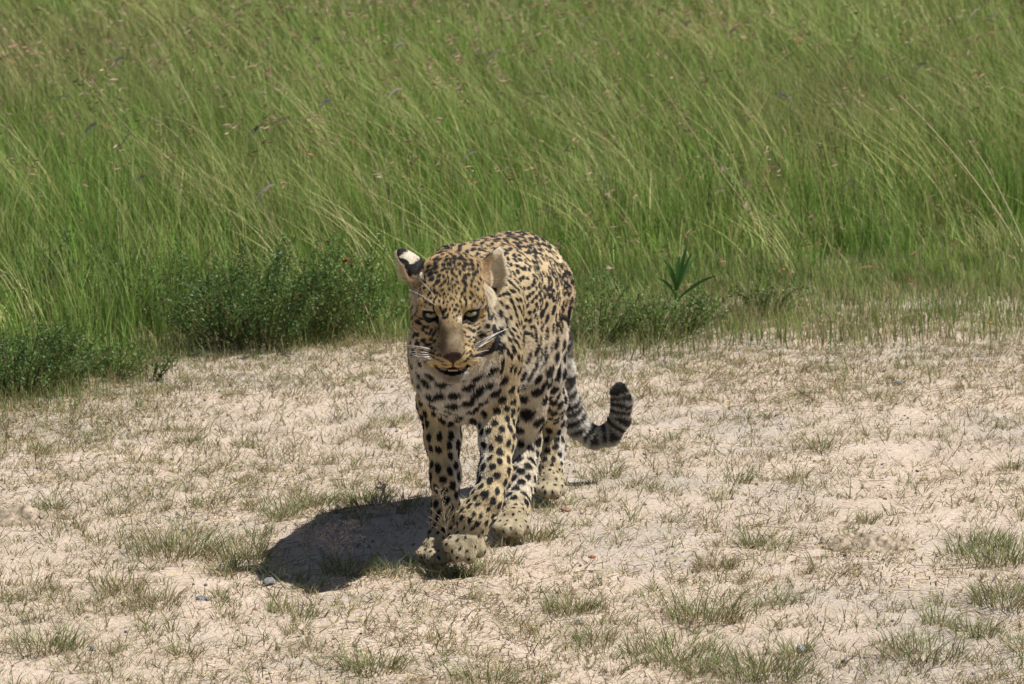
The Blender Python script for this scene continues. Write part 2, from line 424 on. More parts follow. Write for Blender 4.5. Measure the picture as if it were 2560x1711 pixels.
# ---- gravel
def rock(seed, nu=10, nv=7):
    r = np.random.default_rng(seed); V, F = uvs((0, 0, 0), 1, nu, nv)
    V = V * (1 + .42 * vnoise(V, 1.5, seed, 3)[:, None]) * r.uniform(.75, 1.2, 3) * np.array((1, 1, .7))
    return V, F
def uvs(c, r, nu, nv):
    V = []; F = []
    for i in range(nv + 1):
        th = math.pi * i / nv
        for j in range(nu):
            ph = 2 * math.pi * j / nu
            V.append((c[0] + r * math.sin(th) * math.cos(ph), c[1] + r * math.sin(th) * math.sin(ph), c[2] + r * math.cos(th)))
    for i in range(nv):
        for j in range(nu):
            F.append((i * nu + j, (i + 1) * nu + j, (i + 1) * nu + (j + 1) % nu, i * nu + (j + 1) % nu))
    return np.array(V), np.array(F)
stone_mat = attr_mat('pebble_stone', rough=.85, spec=.2, noise_amt=.3, noise_scale=120)
n = 13000
y = rng.uniform(-1.6, 2.8, n); x = rng.uniform(-1, 1, n) * halfw(y)
k = vnoise(np.stack([x, y], 1), 2.2, 80, 3) + .25 > rng.uniform(-.6, 1.0, n); x, y = x[k], y[k]; n = len(x)
rk = [rock(s, 5, 3) for s in range(6)]
sz = .0011 + .0046 * rng.random(n) ** 4.5
parts = []
z = ground_z(x, y)
STC = [(.26,.235,.22),(.34,.31,.29),(.17,.155,.15),(.40,.34,.27),(.22,.16,.12)]
cc = pick(STC, n)
for s in range(6):
    ix = np.nonzero(np.arange(n) % 6 == s)[0]
    v0, f0 = rk[s]
    yw = rng.uniform(0, 6.28, len(ix)); ca, sa = np.cos(yw)[:, None], np.sin(yw)[:, None]
    vv = np.stack([v0[None, :, 0] * ca - v0[None, :, 1] * sa, v0[None, :, 0] * sa + v0[None, :, 1] * ca, np.repeat(v0[None, :, 2], len(ix), 0)], -1) * sz[ix][:, None, None]
    vv += np.stack([x[ix], y[ix], z[ix] + sz[ix] * .25], 1)[:, None, :]
    ff = (f0[None] + (np.arange(len(ix)) * len(v0))[:, None, None]).reshape(-1, 4)
    parts.append((vv.reshape(-1, 3), ff, np.repeat(cc[ix], len(v0), 0)))
V, F, K = merge(parts)
tag(mesh_np('gravel', V, F, K, stone_mat), kind='stuff')
STONES = [(1897,1309,.0095,(.33,.13,.07),'rusty red pebble beside the fallen twig on the right'),
 (1481,1393,.0085,(.36,.15,.08),'rusty red pebble on bare sand to the right of the forepaws'),
 (1927,1343,.0070,(.34,.16,.10),'small reddish pebble just below the twig and the other red one'),
 (637,1536,.0075,(.36,.15,.07),'orange red pebble in the lower left sand'),
 (1415,1275,.0120,(.26,.17,.11),'brown stone right of the hind paws'),
 (673,1470,.0170,(.22,.22,.22),'grey stone below the left end of the shadow'),
 (504,1517,.0140,(.21,.21,.22),'dark grey angular stone in the lower left'),
 (694,1634,.0070,(.12,.11,.11),'small black pebble near the bottom on the left'),
 (1449,1554,.0110,(.33,.32,.32),'round grey pebble below the brush-like tuft near the bottom centre'),
 (2003,1611,.0120,(.28,.29,.32),'blue grey stone between the bottom right grass clumps'),
 (2245,965,.0130,(.14,.15,.18),'dark slate stone far right where the sand meets the grass'),
 (2112,1648,.0100,(.15,.14,.14),'dark stone beside the loose green clump in the lower right'),
 (233,1632,.0110,(.20,.20,.20),'grey pebble left of the green clump in the lower left corner'),
 (660,1690,.0080,(.24,.22,.22),'grey pebble at the bottom edge left of centre'),]
for i, (px_, py_, s, c, lab) in enumerate(STONES):
    g0 = G(px_, py_); v, f = rock(100 + i, 18, 12)
    s *= .8; v = v * s
    o = mesh_np('stone', v, f, np.array(c) * np.ones((len(v), 1)), stone_mat, smooth=True)
    o.location = (g0[0], g0[1], float(ground_z(g0[:1], g0[1:2])[0]) + s * .3)
    tag(o, lab, 'stone', 'single stones on the sand')
# crumbly heaps
heap_mat = attr_mat('dry_dung', rough=.95, spec=.1, noise_amt=.35, noise_scale=90)
for (px_, py_, R_, hh_, lab) in ((2171,1362,.085,.013,'low crumbly brown dung heap on the sand at the right'), (33,1300,.10,.020,'dark crumbly earth heap at the left edge')):
    g0 = G(px_, py_); u = np.linspace(-1, 1, 70); A, B = np.meshgrid(u, u, indexing='ij'); a_, b_ = A.ravel(), B.ravel()
    r = np.hypot(a_, b_); P3 = np.stack([a_, b_], 1)
    hz = hh_ * np.clip(1 - r ** 1.6, -.2, 1) * (1 + .5 * vnoise(P3, 2.6, int(px_), 2)) + .009 * vnoise(P3, 9, 3, 3) * (r < 1.1) - .001
    ix = np.arange(4900).reshape(70, 70)
    f = np.stack([ix[:-1, :-1], ix[1:, :-1], ix[1:, 1:], ix[:-1, 1:]], -1).reshape(-1, 4)
    v = np.stack([a_ * R_ * 1.35, b_ * R_ * 1.2, hz - .004 * (r > .97) * 3], 1)
    col_ = np.array((.34, .27, .20)) * (1 + .25 * vnoise(P3, 7, 9, 2)[:, None])
    k = (r[f] < 1.05).all(1)
    o = mesh_np('earth_heap', v, f[k], col_, heap_mat); o.location = (g0[0], g0[1], .002)
    tag(o, lab, 'earth heap')
# twigs
def ribbon_tube(pts, r0, r1, sides=5):
    pts = np.array(pts); n = len(pts); V = []; F = []
    for i, p in enumerate(pts):
        t = unit(pts[min(i + 1, n - 1)] - pts[max(i - 1, 0)]); a = unit(np.cross(t, (0.13, .21, 1))); b = np.cross(t, a)
        r = r0 + (r1 - r0) * i / (n - 1)
        for k in range(sides):
            an = 2 * math.pi * k / sides; V.append(p + r * (a * math.cos(an) + b * math.sin(an)))
    for i in range(n - 1):
        for k in range(sides): F.append((i * sides + k, i * sides + (k + 1) % sides, (i + 1) * sides + (k + 1) % sides, (i + 1) * sides + k))
    return np.array(V), np.array(F)
def bez(p0, p1, p2, n=12):
    p0, p1, p2 = map(np.array, (p0, p1, p2)); c = 2 * p1 - (p0 + p2) / 2
    return [(1 - t) ** 2 * p0 + 2 * t * (1 - t) * c + t * t * p2 for t in np.linspace(0, 1, n)]
def gp(px_, py_, up): 
    q = G(px_, py_); q[2] = up; return q
for a_, m_, b_, r, lab in (((1840,1296),(1900,1291),(1925,1300),.0016,'thin grey fallen twig on the sand at the right'),
                        ((1890,1320),(1930,1324),(1965,1326),.0012,'short thin twig just below the longer one on the right')):
    v, f = ribbon_tube(bez(gp(*a_, .004), gp(*m_, .006), gp(*b_, .004)), r, r * .5)
    o = mesh_np('twig', v, f, np.array((.34, .28, .22)) * np.ones((len(v), 1)), dry_mat, smooth=True); tag(o, lab, 'twig')

# ---- shrubs
def shrub(px_, py_, h, w, ns, lab, leafc, dark=.9, leanx=0.0):
    h, w, ns = h * 1.4, w * 1.3, int(ns * 1.35)
    g0 = G(px_, py_); root = bpy.data.objects.new('low_shrub', None); C.objects.link(root); root.location = (g0[0], g0[1], 0)
    tag(root, lab, 'shrub', 'low shrubs at the edge of the grass')
    SV = []; LV = []; LC = []; so = 0; SF = []
    for s in range(ns):
        a = rng.uniform(0, 6.283); out = w * math.sqrt(rng.random()); hh = h * rng.uniform(.55, 1.0) * (1 - .35 * (out / w) ** 2)
        b0 = np.array((math.cos(a) * out * .35, math.sin(a) * out * .35, 0)); hh *= rng.uniform(.75, 1.25); tip = np.array((math.cos(a) * out * 1.15 + leanx * hh, math.sin(a) * out * .8, hh))
        mid = (b0 + tip) / 2 + np.array((0, 0, hh * .12)) + rng.normal(0, .01, 3)
        pts = bez(b0, mid, tip, 8); v, f = ribbon_tube(pts, .0018, .0007, 3); SV.append(v); SF.append(f + so); so += len(v)
        nl = int(hh / .0024); t = rng.random(nl) ** .8 * .95 + .05
        p = np.array([pts[min(int(q * 7), 6)] * (1 - (q * 7 - min(int(q * 7), 6))) + pts[min(int(q * 7), 6) + 1] * (q * 7 - min(int(q * 7), 6)) for q in t])
        p = p + rng.normal(0, .007, (nl, 3)) + unit(rng.normal(0, 1, (nl, 3))) * (.007 * (1.15 - t))[:, None]
        d1 = unit(rng.normal(0, 1, (nl, 3)) + np.array((0, 0, .6))); d2 = unit(np.cross(d1, rng.normal(0, 1, (nl, 3))))
        L = rng.uniform(.0028, .0070, nl)[:, None]
        LV.append(np.stack([p - d1 * L, p + d2 * L * .38, p + d1 * L, p - d2 * L * .38], 1).reshape(-1, 3))
        sh = np.array(leafc) * rng.uniform(.7, 1.35) * np.array((rng.uniform(.85, 1.35), 1, 1)); LC.append(np.repeat(sh * rng.uniform(.65, 1.4, (nl, 1)) * rng.uniform(.92, 1.08, (nl, 3)), 4, 0))
    v = np.concatenate(SV); mesh_np('stem', v, np.concatenate(SF), np.array((.16, .13, .06)) * np.ones((len(v), 1)), dry_mat, root)
    v = np.concatenate(LV); mesh_np('foliage', v, np.arange(len(v)).reshape(-1, 4), np.concatenate(LC), leaf_mat, root)
DG = (.080, .160, .036); MG = (.115, .210, .046)
SHR = [(560,868,.17,.17,46,'dense dark shrub left of the leopard, nearest to the bare sand',DG,0),
 (665,872,.22,.20,64,'largest dark green shrub, with a black hollow at its foot, left of the leopard',DG,.1),
 (790,850,.21,.17,50,'bushy shrub between the largest dark shrub and the leopard head',MG,.1),
 (900,835,.19,.15,40,'mid green shrub partly behind the face of the leopard',MG,0),
 (430,815,.17,.18,44,'mid green shrub behind the dense dark ones at left, with bare ground before it',MG,0),
 (120,800,.17,.20,40,'shrub at the far left standing behind the corner shrub',DG,.2),
 (40,985,.15,.17,60,'dark green shrub at the left edge in front of the sand',DG,0),
 (150,960,.12,.13,42,'low bushy shrub beside the one at the left edge',DG,.1),
 (285,945,.09,.10,26,'small sprigs of shrub on the sand, rightmost of the left corner group',MG,0),
 (385,950,.08,.04,7,'single leaning dark sprig standing alone on the sand at left',DG,.5),
 (1490,850,.13,.15,36,'low green shrub right behind the tail side of the leopard',MG,0),
 (1640,850,.11,.13,34,'feathery shrub under the broad bladed weed, right of the leopard',MG,.3),
 (1725,838,.10,.08,14,'feathery shrub with a long sprig leaning right',DG,.6),
 (1915,790,.09,.10,18,'small dark shrub in the short grass on the right',DG,.3),
 (2545,30,.35,.30,70,'dark leafy shrub at the upper right corner of the grass',DG,0)]
for a_ in SHR: shrub(a_[0], a_[1], a_[2], a_[3], a_[4], a_[5], a_[6], leanx=a_[7])

# ---- broad bladed weed
g0 = G(1692, 812); root = bpy.data.objects.new('broad_bladed_weed', None); C.objects.link(root); root.location = (g0[0], g0[1], 0)
tag(root, 'dark green weed with a fan of broad pointed blades right of the leopard', 'weed')
v, f = ribbon_tube(bez((0, 0, 0), (-.004, 0, .06), (0, 0, .12)), .004, .0025); mesh_np('stem', v, f, np.array((.07, .13, .03)) * np.ones((len(v), 1)), leaf_mat, root)
for tx, tz, zz, wd in ((.03,.235,.10,.012),(-.045,.20,.10,.011),(.005,.205,.11,.012),(-.02,.17,.09,.012),(.045,.215,.10,.009),(.12,.15,.07,.009),(-.055,.13,.08,.010),(.06,.20,.10,.010)):
    a_ = np.array((0, 0, zz)); b_ = np.array((tx, rng.normal(0, .03), tz)); m_ = (a_ + b_) / 2 + np.array((0, 0, .012))
    pts = bez(a_, m_, b_, 9); V = []; F = []
    for i, p in enumerate(pts):
        t = i / 8; ww = wd * (math.sin(math.pi * min(t * .85 + .15, 1)) ** .8) * .5
        dv = unit(b_ - a_); s = unit(np.cross(dv, (0.25, 1, .2)))
        V += [p - s * ww + np.array((0, .002, 0)), p, p + s * ww + np.array((0, .002, 0))]
        if i: k = 3 * i; F += [(k - 3, k - 2, k + 1, k), (k - 2, k - 1, k + 2, k + 1)]
    mesh_np('leaf', np.array(V), np.array(F), np.array((.070, .165, .036)) * rng.uniform(.75, 1.5) * np.ones((len(V), 1)), leaf_mat, root)

# ---- single stalks that stand out
def stalk(pts, r, col, lab, head=None, hc=(.30,.2,.14)):
    p0 = np.array(pts[0]); root = bpy.data.objects.new('grass_stalk', None); C.objects.link(root); root.location = Vector((p0[0], p0[1], 0)); off = np.array(root.location)
    tag(root, lab, 'grass stalk', 'single grass stalks')
    P = bez(*pts, 14); v, f = ribbon_tube(P, r, r * .5, 4); mesh_np('stem', v - off, f, np.array(col) * np.ones((len(v), 1)), dry_mat, root)
    V = []; F = []; K = []
    if head == 'spikelets':
        for q in range(16):
            t = rng.integers(8, 14); p = P[t] + rng.normal(0, .012, 3); dd = unit(rng.normal(0, 1, 3) + np.array((-1, 0, 0))) * rng.uniform(.008, .016); s = unit(np.cross(dd, rng.normal(0, 1, 3))) * .0022
            o = len(V); V += [p - dd, p + s, p + dd, p - s]; F.append((o, o + 1, o + 2, o + 3)); K += [np.array(hc) * rng.uniform(.8, 1.3)] * 4
    elif head == 'panicle':
        for q in range(34):
            t = rng.uniform(.45, 1); i = min(int(t * 13), 12); p = P[i]; L = (1.15 - t) * .055 + .006; an = rng.uniform(0, 6.283)
            e = p + np.array((math.cos(an) * L, math.sin(an) * L, L * .75)); s = np.array((.0005, 0, .0003)); o = len(V)
            V += [p - s, p + s, e + s, e - s]; F.append((o, o + 1, o + 2, o + 3)); K += [np.array(hc)] * 4
            for m in range(4):
                c = p + (e - p) * rng.uniform(.45, 1.05) + rng.normal(0, .0022, 3); o = len(V)
                V += [c - (.0012, 0, .0018), c + (.0012, 0, -.001), c + (.0012, 0, .0018), c + (-.0012, 0, .001)]; F.append((o, o + 1, o + 2, o + 3)); K += [np.array(hc) * rng.uniform(.9, 1.5)] * 4
    elif head == 'finger':
        for q in range(3):
            V, F, K = [], [], []
            e = P[-1]; d0 = unit(P[-1] - P[-3]) + rng.normal(0, .12, 3); L = rng.uniform(.05, .075); w = np.array((0, .3, 1)) * .003
            pts_ = [e + (d0 * t + np.array((0, 0, -.7)) * t * t) * L for t in (0, .33, .66, 1)]
            for a1, b1, wa, wb in zip(pts_[:-1], pts_[1:], (.5, 1, 1), (1, 1, .2)):
                o = len(V); V += [a1 - w * wa, a1 + w * wa, b1 + w * wb, b1 - w * wb]; F.append((o, o + 1, o + 2, o + 3)); K += [np.array(hc)] * 4
            mesh_np('seed_finger', np.array(V) - off, np.array(F), np.array(K), dry_mat, root)
    if head == 'panicle':
        tag(mesh_np('seed_head', np.array(V) - off, np.array(F), np.array(K), dry_mat, root), kind='stuff')
    if head == 'spikelets':
        for q in range(len(F)): mesh_np('spikelet', np.array(V[4 * q:4 * q + 4]) - off, np.array([(0, 1, 2, 3)]), np.array(K[4 * q:4 * q + 4]), dry_mat, root)
def gs(x0, y0, xm, ym, x1, y1, dY=0.0):
    """base on the ground at (x0, y0), then two pixels higher up in the same depth"""
    b = G(x0, y0); return (b, W(xm, ym, b[1] + dY), W(x1, y1, b[1] + dY * 2))
ST = (.50, .42, .24); SG = (.30, .31, .12); PU = (.30, .25, .24); GP = (.36, .31, .30)
stalk(gs(770,1440, 775,1380, 758,1320), .0008, (.22,.2,.14), 'short stalk with a dark open panicle inside the shadow, leftmost of the three', 'panicle', PU)
stalk(gs(840,1450, 838,1385, 830,1310), .0008, (.22,.2,.14), 'short stalk with a dark open panicle inside the shadow, middle of the three', 'panicle', PU)
stalk(gs(880,1440, 882,1385, 868,1300), .0008, (.22,.2,.14), 'short stalk with a dark open panicle inside the shadow, rightmost of the three', 'panicle', PU)
stalk(gs(980,1345, 972,1290, 955,1200), .0009, (.40,.36,.22), 'pale thin stalk standing between the shadow and the planted foreleg', 'panicle', PU)
stalk(gs(1125,1440, 1115,1330, 1098,1210), .0008, (.42,.36,.22), 'pale stalk with a fine panicle in front of the crossed paws', 'panicle', (.42,.34,.24))
stalk(gs(612,1420, 600,1340, 575,1270), .0009, (.40,.38,.20), 'long bare stalk rising from the clump at the left end of the shadow')
stalk(gs(650,1420, 672,1350, 690,1290), .0009, (.40,.38,.20), 'bare stalk leaning right at the left end of the shadow')
stalk(gs(478,1390, 478,1280, 480,1190), .0009, (.33,.29,.16), 'upright bare stalk over the broad clump left of the shadow')
stalk(gs(941,850, 900,740, 847,664), .0028, ST, 'bent pale straw stem left of the leopard cheek, kinked at mid height')
stalk(gs(828,870, 838,810, 862,770), .0020, ST, 'short dry stem leaning right between the largest shrub and the leopard')
stalk(gs(180,950, 150,900, 90,855), .0022, ST, 'short bent straw stem on the shrub at the left edge')
stalk(gs(95,860, 90,800, 40,700), .0022, (.42,.30,.18), 'reddish dry stem leaning left in the far left shrubs')
stalk(gs(2560,640, 2420,430, 2250,240,.1), .0032, ST, 'long golden stalk arching up and left from the right edge, the lower one', 'spikelets', (.34,.20,.15))
stalk(gs(2580,660, 2500,480, 2420,350,.1), .0026, ST, 'golden stalk close beside the long arching one at the right edge', 'spikelets', (.30,.17,.13))
stalk(gs(1880,560, 1790,300, 1640,75,.1), .0024, (.42,.40,.16), 'long yellow stalk slanting up to a thin tip, upper middle right', None)
stalk(gs(1930,600, 1780,400, 1640,195,.1), .0024, (.44,.34,.18), 'long orange tinged stalk with a dark head slanting left, upper middle right', 'spikelets', (.16,.09,.06))
stalk(gs(2240,640, 2100,240, 1900,20,.15), .0022, SG, 'tall thin stalk in the upper right leaning far to the left', None)
stalk(gs(700,620, 500,330, 330,330,.1), .0022, (.34,.36,.17), 'stalk arching over with drooping grey fingers, upper left', 'finger', GP)
stalk(gs(560,560, 420,320, 240,305,.1), .0022, (.34,.36,.17), 'stalk with a grey fingered head, leftmost of the arching ones', 'finger', GP)
stalk(gs(620,640, 500,470, 365,440,.1), .0022, (.34,.36,.17), 'shorter arching stalk with pale grey fingers, lower left of the group', 'finger', GP)
stalk(gs(980,640, 900,350, 660,310,.1), .0020, (.38,.33,.18), 'wide arching stalk with dark drooping fingers, upper left of the leopard', 'finger', (.22,.19,.19))
stalk(gs(800,560, 860,420, 730,300,.1), .0022, (.30,.26,.14), 'upright dark stalk with spreading reddish fingers, above left of the leopard', 'finger', (.42,.32,.24))
stalk(gs(1010,560, 960,330, 830,250,.1), .0020, SG, 'slim stalk ending in pale fingers, above the left ear', 'finger', (.50,.46,.42))
stalk(gs(600,620, 300,300, 60,40,.1), .0024, SG, 'very long stalk crossing the upper left grass diagonally', 'spikelets', (.15,.10,.07))
stalk(gs(2080,640, 2030,370, 1970,245,.1), .0018, SG, 'thin stalk with a soft grey plume in the right half', 'finger', (.42,.36,.36))

# ---- small flowers
def flower(px_, py_, Y, r, c, lab, n=3):
    top = W(px_, py_, Y); root = bpy.data.objects.new('wild_flower', None); C.objects.link(root); root.location = (top[0], top[1], 0); off = np.array(root.location)
    tag(root, lab, 'wild flower', 'small wild flowers in the grass')
    v, f = ribbon_tube(bez((0, 0, 0), (.004, 0, top[2] * .5), (0, 0, top[2])), .0012, .0009, 4); mesh_np('stem', v, f, np.array((.12, .13, .05)) * np.ones((len(v), 1)), dry_mat, root)
    for q in range(n):
        v, f = rock(300 + q, 8, 6); v = v * r * rng.uniform(.7, 1.1) + rng.normal(0, r * 1.2, 3) * (n > 1) + np.array((0, 0, top[2]))
        mesh_np('flower_head', v, f, np.array(c) * rng.uniform(.8, 1.3) * np.ones((len(v), 1)), stone_mat, root)
flower(872,655,3.0,.006,(.20,.07,.045),'rust red flower cluster left of the leopard ear, the brightest one',4)
flower(822,606,3.1,.005,(.12,.05,.04),'dark red dried flower head above the rust red cluster',2)
flower(848,633,3.05,.004,(.14,.06,.05),'small dark dried flower head between the rust red one and the highest one',2)
flower(745,742,2.9,.005,(.30,.12,.06),'faded orange flower cluster low in the shrubs left of the leopard',3)
flower(1958,675,3.6,.0055,(.50,.34,.04),'yellow flower in the short grass right of the broad bladed weed',1)
flower(2474,808,2.7,.0050,(.48,.30,.04),'yellow flower low in the turf near the right edge',1)
NFUR = 460000
# ------------------------------------------------------------------ LEOPARD
leo_loc = Vector((0.0, 0.32, 0.0))
leopard = bpy.data.objects.new('leopard', None); C.objects.link(leopard)
leopard.location = leo_loc
tag(leopard, 'spotted leopard walking towards the camera on bare sand with head lowered', 'leopard')
LO = np.array(leo_loc)

# bones: (region, [(px, py, Y, r), ...], blend)
BONES = [
 ('back',  [(1158,752,.10,.094),(1208,742,.24,.110),(1250,735,.38,.116),(1285,722,.53,.118)], .06),
 ('belly', [(1170,905,.12,.100),(1215,880,.28,.100),(1262,850,.40,.086),(1292,835,.50,.078)], .06),
 ('rump',  [(1285,722,.53,.118),(1300,730,.60,.098)], .05),
 ('chest', [(1150,850,.02,.088),(1150,930,.03,.080),(1165,985,.06,.055)], .05),
 ('neck',  [(1142,715,-.02,.066),(1158,760,.12,.094)], .05),
 ('throat',[(1135,830,-.06,.066),(1150,900,.04,.085)], .05),
 ('blade', [(1120,647,.10,.024),(1100,760,.09,.044),(1095,870,.05,.050)], .04),
 ('blade', [(1175,650,.12,.026),(1225,760,.10,.055),(1232,880,.03,.056)], .05),
 # planted foreleg (left in the picture)
 ('armR',  [(1094,870,.05,0.0456),(1097,1010,.10,0.0408)], .035),
 ('foreR', [(1096,1010,.10,0.0399),(1107,1100,.075,0.0333),(1114,1190,.05,0.0276),(1114,1280,.03,0.0238)], .03),
 ('pastR', [(1114,1275,.03,0.0247),(1104,1340,.00,0.0276)], .03),
 ('pawR',  [(1104,1350,.01,0.0261),(1086,1370,-.04,0.0261)], .018),
 ('toe',   [(1082,1366,-.03,0.0171),(1055,1388,-.058,0.0144)], .004),
 ('toe',   [(1090,1370,-.04,0.0180),(1078,1396,-.085,0.0158)], .007),
 ('toe',   [(1100,1370,-.04,0.0171),(1104,1398,-.085,0.0153)], .004),
 ('toe',   [(1108,1366,-.03,0.0180),(1122,1390,-.060,0.0149)], .007),
 # swinging foreleg (right in the picture), wrist bent, paw in the air
 ('armL',  [(1232,880,.03,0.0522),(1240,1010,.05,0.0446)], .035),
 ('foreL', [(1240,1010,.05,0.0408),(1243,1100,.00,0.0333),(1238,1180,-.05,0.0294),(1218,1250,-.09,0.0314)], .03),
 ('pastL', [(1216,1250,-.09,0.0314),(1182,1300,-.11,0.0342)], .02),
 ('pawL',  [(1182,1300,-.11,0.0333),(1168,1348,-.12,0.0314)], .02),
 ('toe',   [(1156,1340,-.13,0.0180),(1123,1364,-.150,0.0149)], .004),
 ('toe',   [(1162,1350,-.14,0.0189),(1146,1386,-.158,0.0166)], .007),
 ('toe',   [(1176,1352,-.14,0.0180),(1173,1392,-.154,0.0153)], .004),
 ('toe',   [(1188,1342,-.12,0.0180),(1199,1378,-.136,0.0144)], .004),
 # left hind leg, planted forward
 ('thighL',[(1338,735,.54,.072),(1318,850,.48,.066),(1312,930,.42,.054)], .05),
 ('shinL', [(1312,930,.42,0.0475),(1318,1020,.44,0.0361),(1317,1110,.47,0.0266)], .035),
 ('metaL', [(1317,1105,.47,0.0266),(1306,1190,.40,0.0266),(1292,1262,.32,0.0276)], .025),
 ('pawL2', [(1290,1275,.31,0.0270),(1282,1300,.25,0.0261)], .018),
 ('toe',   [(1268,1300,.25,0.0171),(1246,1322,.215,0.0140)], .007),
 ('toe',   [(1276,1304,.245,0.0171),(1266,1330,.195,0.0149)], .007),
 ('toe',   [(1288,1304,.245,0.0171),(1292,1330,.195,0.0149)], .007),
 ('toe',   [(1298,1300,.25,0.0171),(1314,1322,.215,0.0140)], .007),
 # right hind leg, pushing off behind
 ('thighR',[(1285,760,.56,.075),(1330,860,.57,.062),(1352,930,.58,.050)], .05),
 ('shinR', [(1352,930,.58,0.0437),(1374,1000,.68,0.0323),(1384,1060,.78,0.0238)], .035),
 ('metaR', [(1384,1055,.78,0.0238),(1382,1120,.76,0.0238),(1380,1165,.73,0.0256)], .025),
 ('pawR2', [(1378,1180,.72,0.0252),(1376,1205,.68,0.0252)], .018),
 ('toe',   [(1362,1206,.68,0.0162),(1350,1226,.65,0.0135)], .007),
 ('toe',   [(1370,1208,.675,0.0162),(1366,1234,.635,0.0144)], .007),
 ('toe',   [(1380,1208,.675,0.0162),(1388,1234,.635,0.0144)], .007),
 ('toe',   [(1388,1204,.68,0.0162),(1402,1226,.65,0.0135)], .007),
 ('tail',  [(1300,690,.64,0.0316),(1362,770,.74,0.0279),(1394,850,.82,0.0242),(1404,930,.87,0.0223),(1420,1010,.91,0.0205),(1446,1068,.92,0.0195),(1484,1094,.92,0.0186),(1524,1088,.92,0.0177),(1548,1052,.92,0.0167),(1554,1010,.92,0.0167),(1548,980,.92,0.0158)], .02),
]
# head, cat's own frame laid out at the photograph's scale
HEAD = [
 ('crown', [(1129,714,-.075,.069),(1131,738,-.10,.070)], .03),
 ('crown', [(1102,712,-.065,.052),(1158,712,-.065,.052)], .03),
 ('brow',  [(1090,752,-.150,.034),(1168,752,-.150,.034)], .03),
 ('browL', [(1060,764,-.168,.016),(1095,771,-.193,.013)], .014),
 ('browR', [(1196,760,-.168,.016),(1160,770,-.193,.013)], .014),
 ('cheek', [(1079,812,-.120,.040),(1077,846,-.088,.031)], .03),
 ('cheek', [(1184,812,-.120,.044),(1202,846,-.088,.036)], .03),
 ('bridge',[(1128,770,-.188,.022),(1129,830,-.238,.0205),(1131,872,-.270,.020)], .016),
 ('face',  [(1098,818,-.168,.026),(1108,862,-.208,.025)], .018),
 ('face',  [(1160,818,-.168,.026),(1152,862,-.208,.025)], .018),
 ('muzzle',[(1113,893,-.258,.0215),(1092,893,-.222,.023)], .014),
 ('muzzle',[(1149,893,-.258,.0215),(1170,893,-.222,.023)], .014),
 ('muzzle',[(1122,904,-.268,.013),(1140,904,-.268,.013)], .008),
 ('nosetip',[(1121,887,-.281,.012),(1141,887,-.281,.012)], .010),
 ('chin',  [(1121,941,-.230,.013),(1142,941,-.230,.013)], .010),
 ('jaw',   [(1127,930,-.20,.019),(1098,893,-.12,.026)], .015),
 ('jaw',   [(1137,930,-.20,.019),(1172,891,-.115,.027)], .015),
 ('throat',[(1131,880,-.12,.050),(1137,860,-.03,.065)], .04),
]
def bone_rows(lst):
    rows = []
    for reg, pts, k in lst:
        for i in range(len(pts) - 1):
            a, b = pts[i], pts[i + 1]
            rows.append((reg, W(*a[:3]), W(*b[:3]), a[3], b[3], k, i, len(pts) - 1))
    return rows
ROWS = bone_rows(BONES) + bone_rows(HEAD)

# ears: (centre px, tip direction & opening normal in world axes)
EAR_L = dict(c=W(1035, 674, -.055), up=unit(np.array((-.64, .05, .76))), nrm=unit(np.array((-.62, .34, -.50))), L=.055, Wd=.040, tp=.22)
EAR_R = dict(c=W(1224, 684, -.05), up=unit(np.array((.36, .16, .93))), nrm=unit(np.array((.74, -.66, -.02))), L=.061, Wd=.041, tp=.58)
for e in (EAR_L, EAR_R):
    e['nrm'] = unit(e['nrm'] - e['up'] * np.dot(e['nrm'], e['up']))
    e['side'] = np.cross(e['up'], e['nrm'])

H = 0.0030
lo = np.array((-.31, -.36, -.03)); hi = np.array((.33, 1.0, .76))
N3 = np.ceil((hi - lo) / H).astype(int)
Fd = np.full(N3, 0.2, np.float32)

def box_of(pts, pad):
    pts = np.array(pts)
    a = np.clip(np.floor((pts.min(0) - pad - lo) / H).astype(int), 0, N3)
    b = np.clip(np.ceil((pts.max(0) + pad - lo) / H).astype(int), 0, N3)
    sl = tuple(slice(a[i], b[i]) for i in range(3))
    ax = [lo[i] + H * np.arange(a[i], b[i], dtype=np.float32) for i in range(3)]
    X, Y, Z = np.meshgrid(*ax, indexing='ij', sparse=True)
    return sl, X.astype(np.float32), Y.astype(np.float32), Z.astype(np.float32)

def smin(a, b, k):
    h = np.maximum(k - np.abs(a - b), 0) / k
    return np.minimum(a, b) - h * h * k * 0.25

def add_cone(a, b, ra, rb, k, sub=False):
    sl, X, Y, Z = box_of([a, b], max(ra, rb) + k + 0.012)
    d = b - a; L2 = max(float(d @ d), 1e-9)
    t = np.clip(((X - a[0]) * d[0] + (Y - a[1]) * d[1] + (Z - a[2]) * d[2]) / L2, 0, 1)
    ds = np.sqrt((X - a[0] - t * d[0]) ** 2 + (Y - a[1] - t * d[1]) ** 2 + (Z - a[2] - t * d[2]) ** 2) - (ra + t * (rb - ra))
    Fd[sl] = -smin(-Fd[sl], ds, k) if sub else smin(Fd[sl], ds, k)

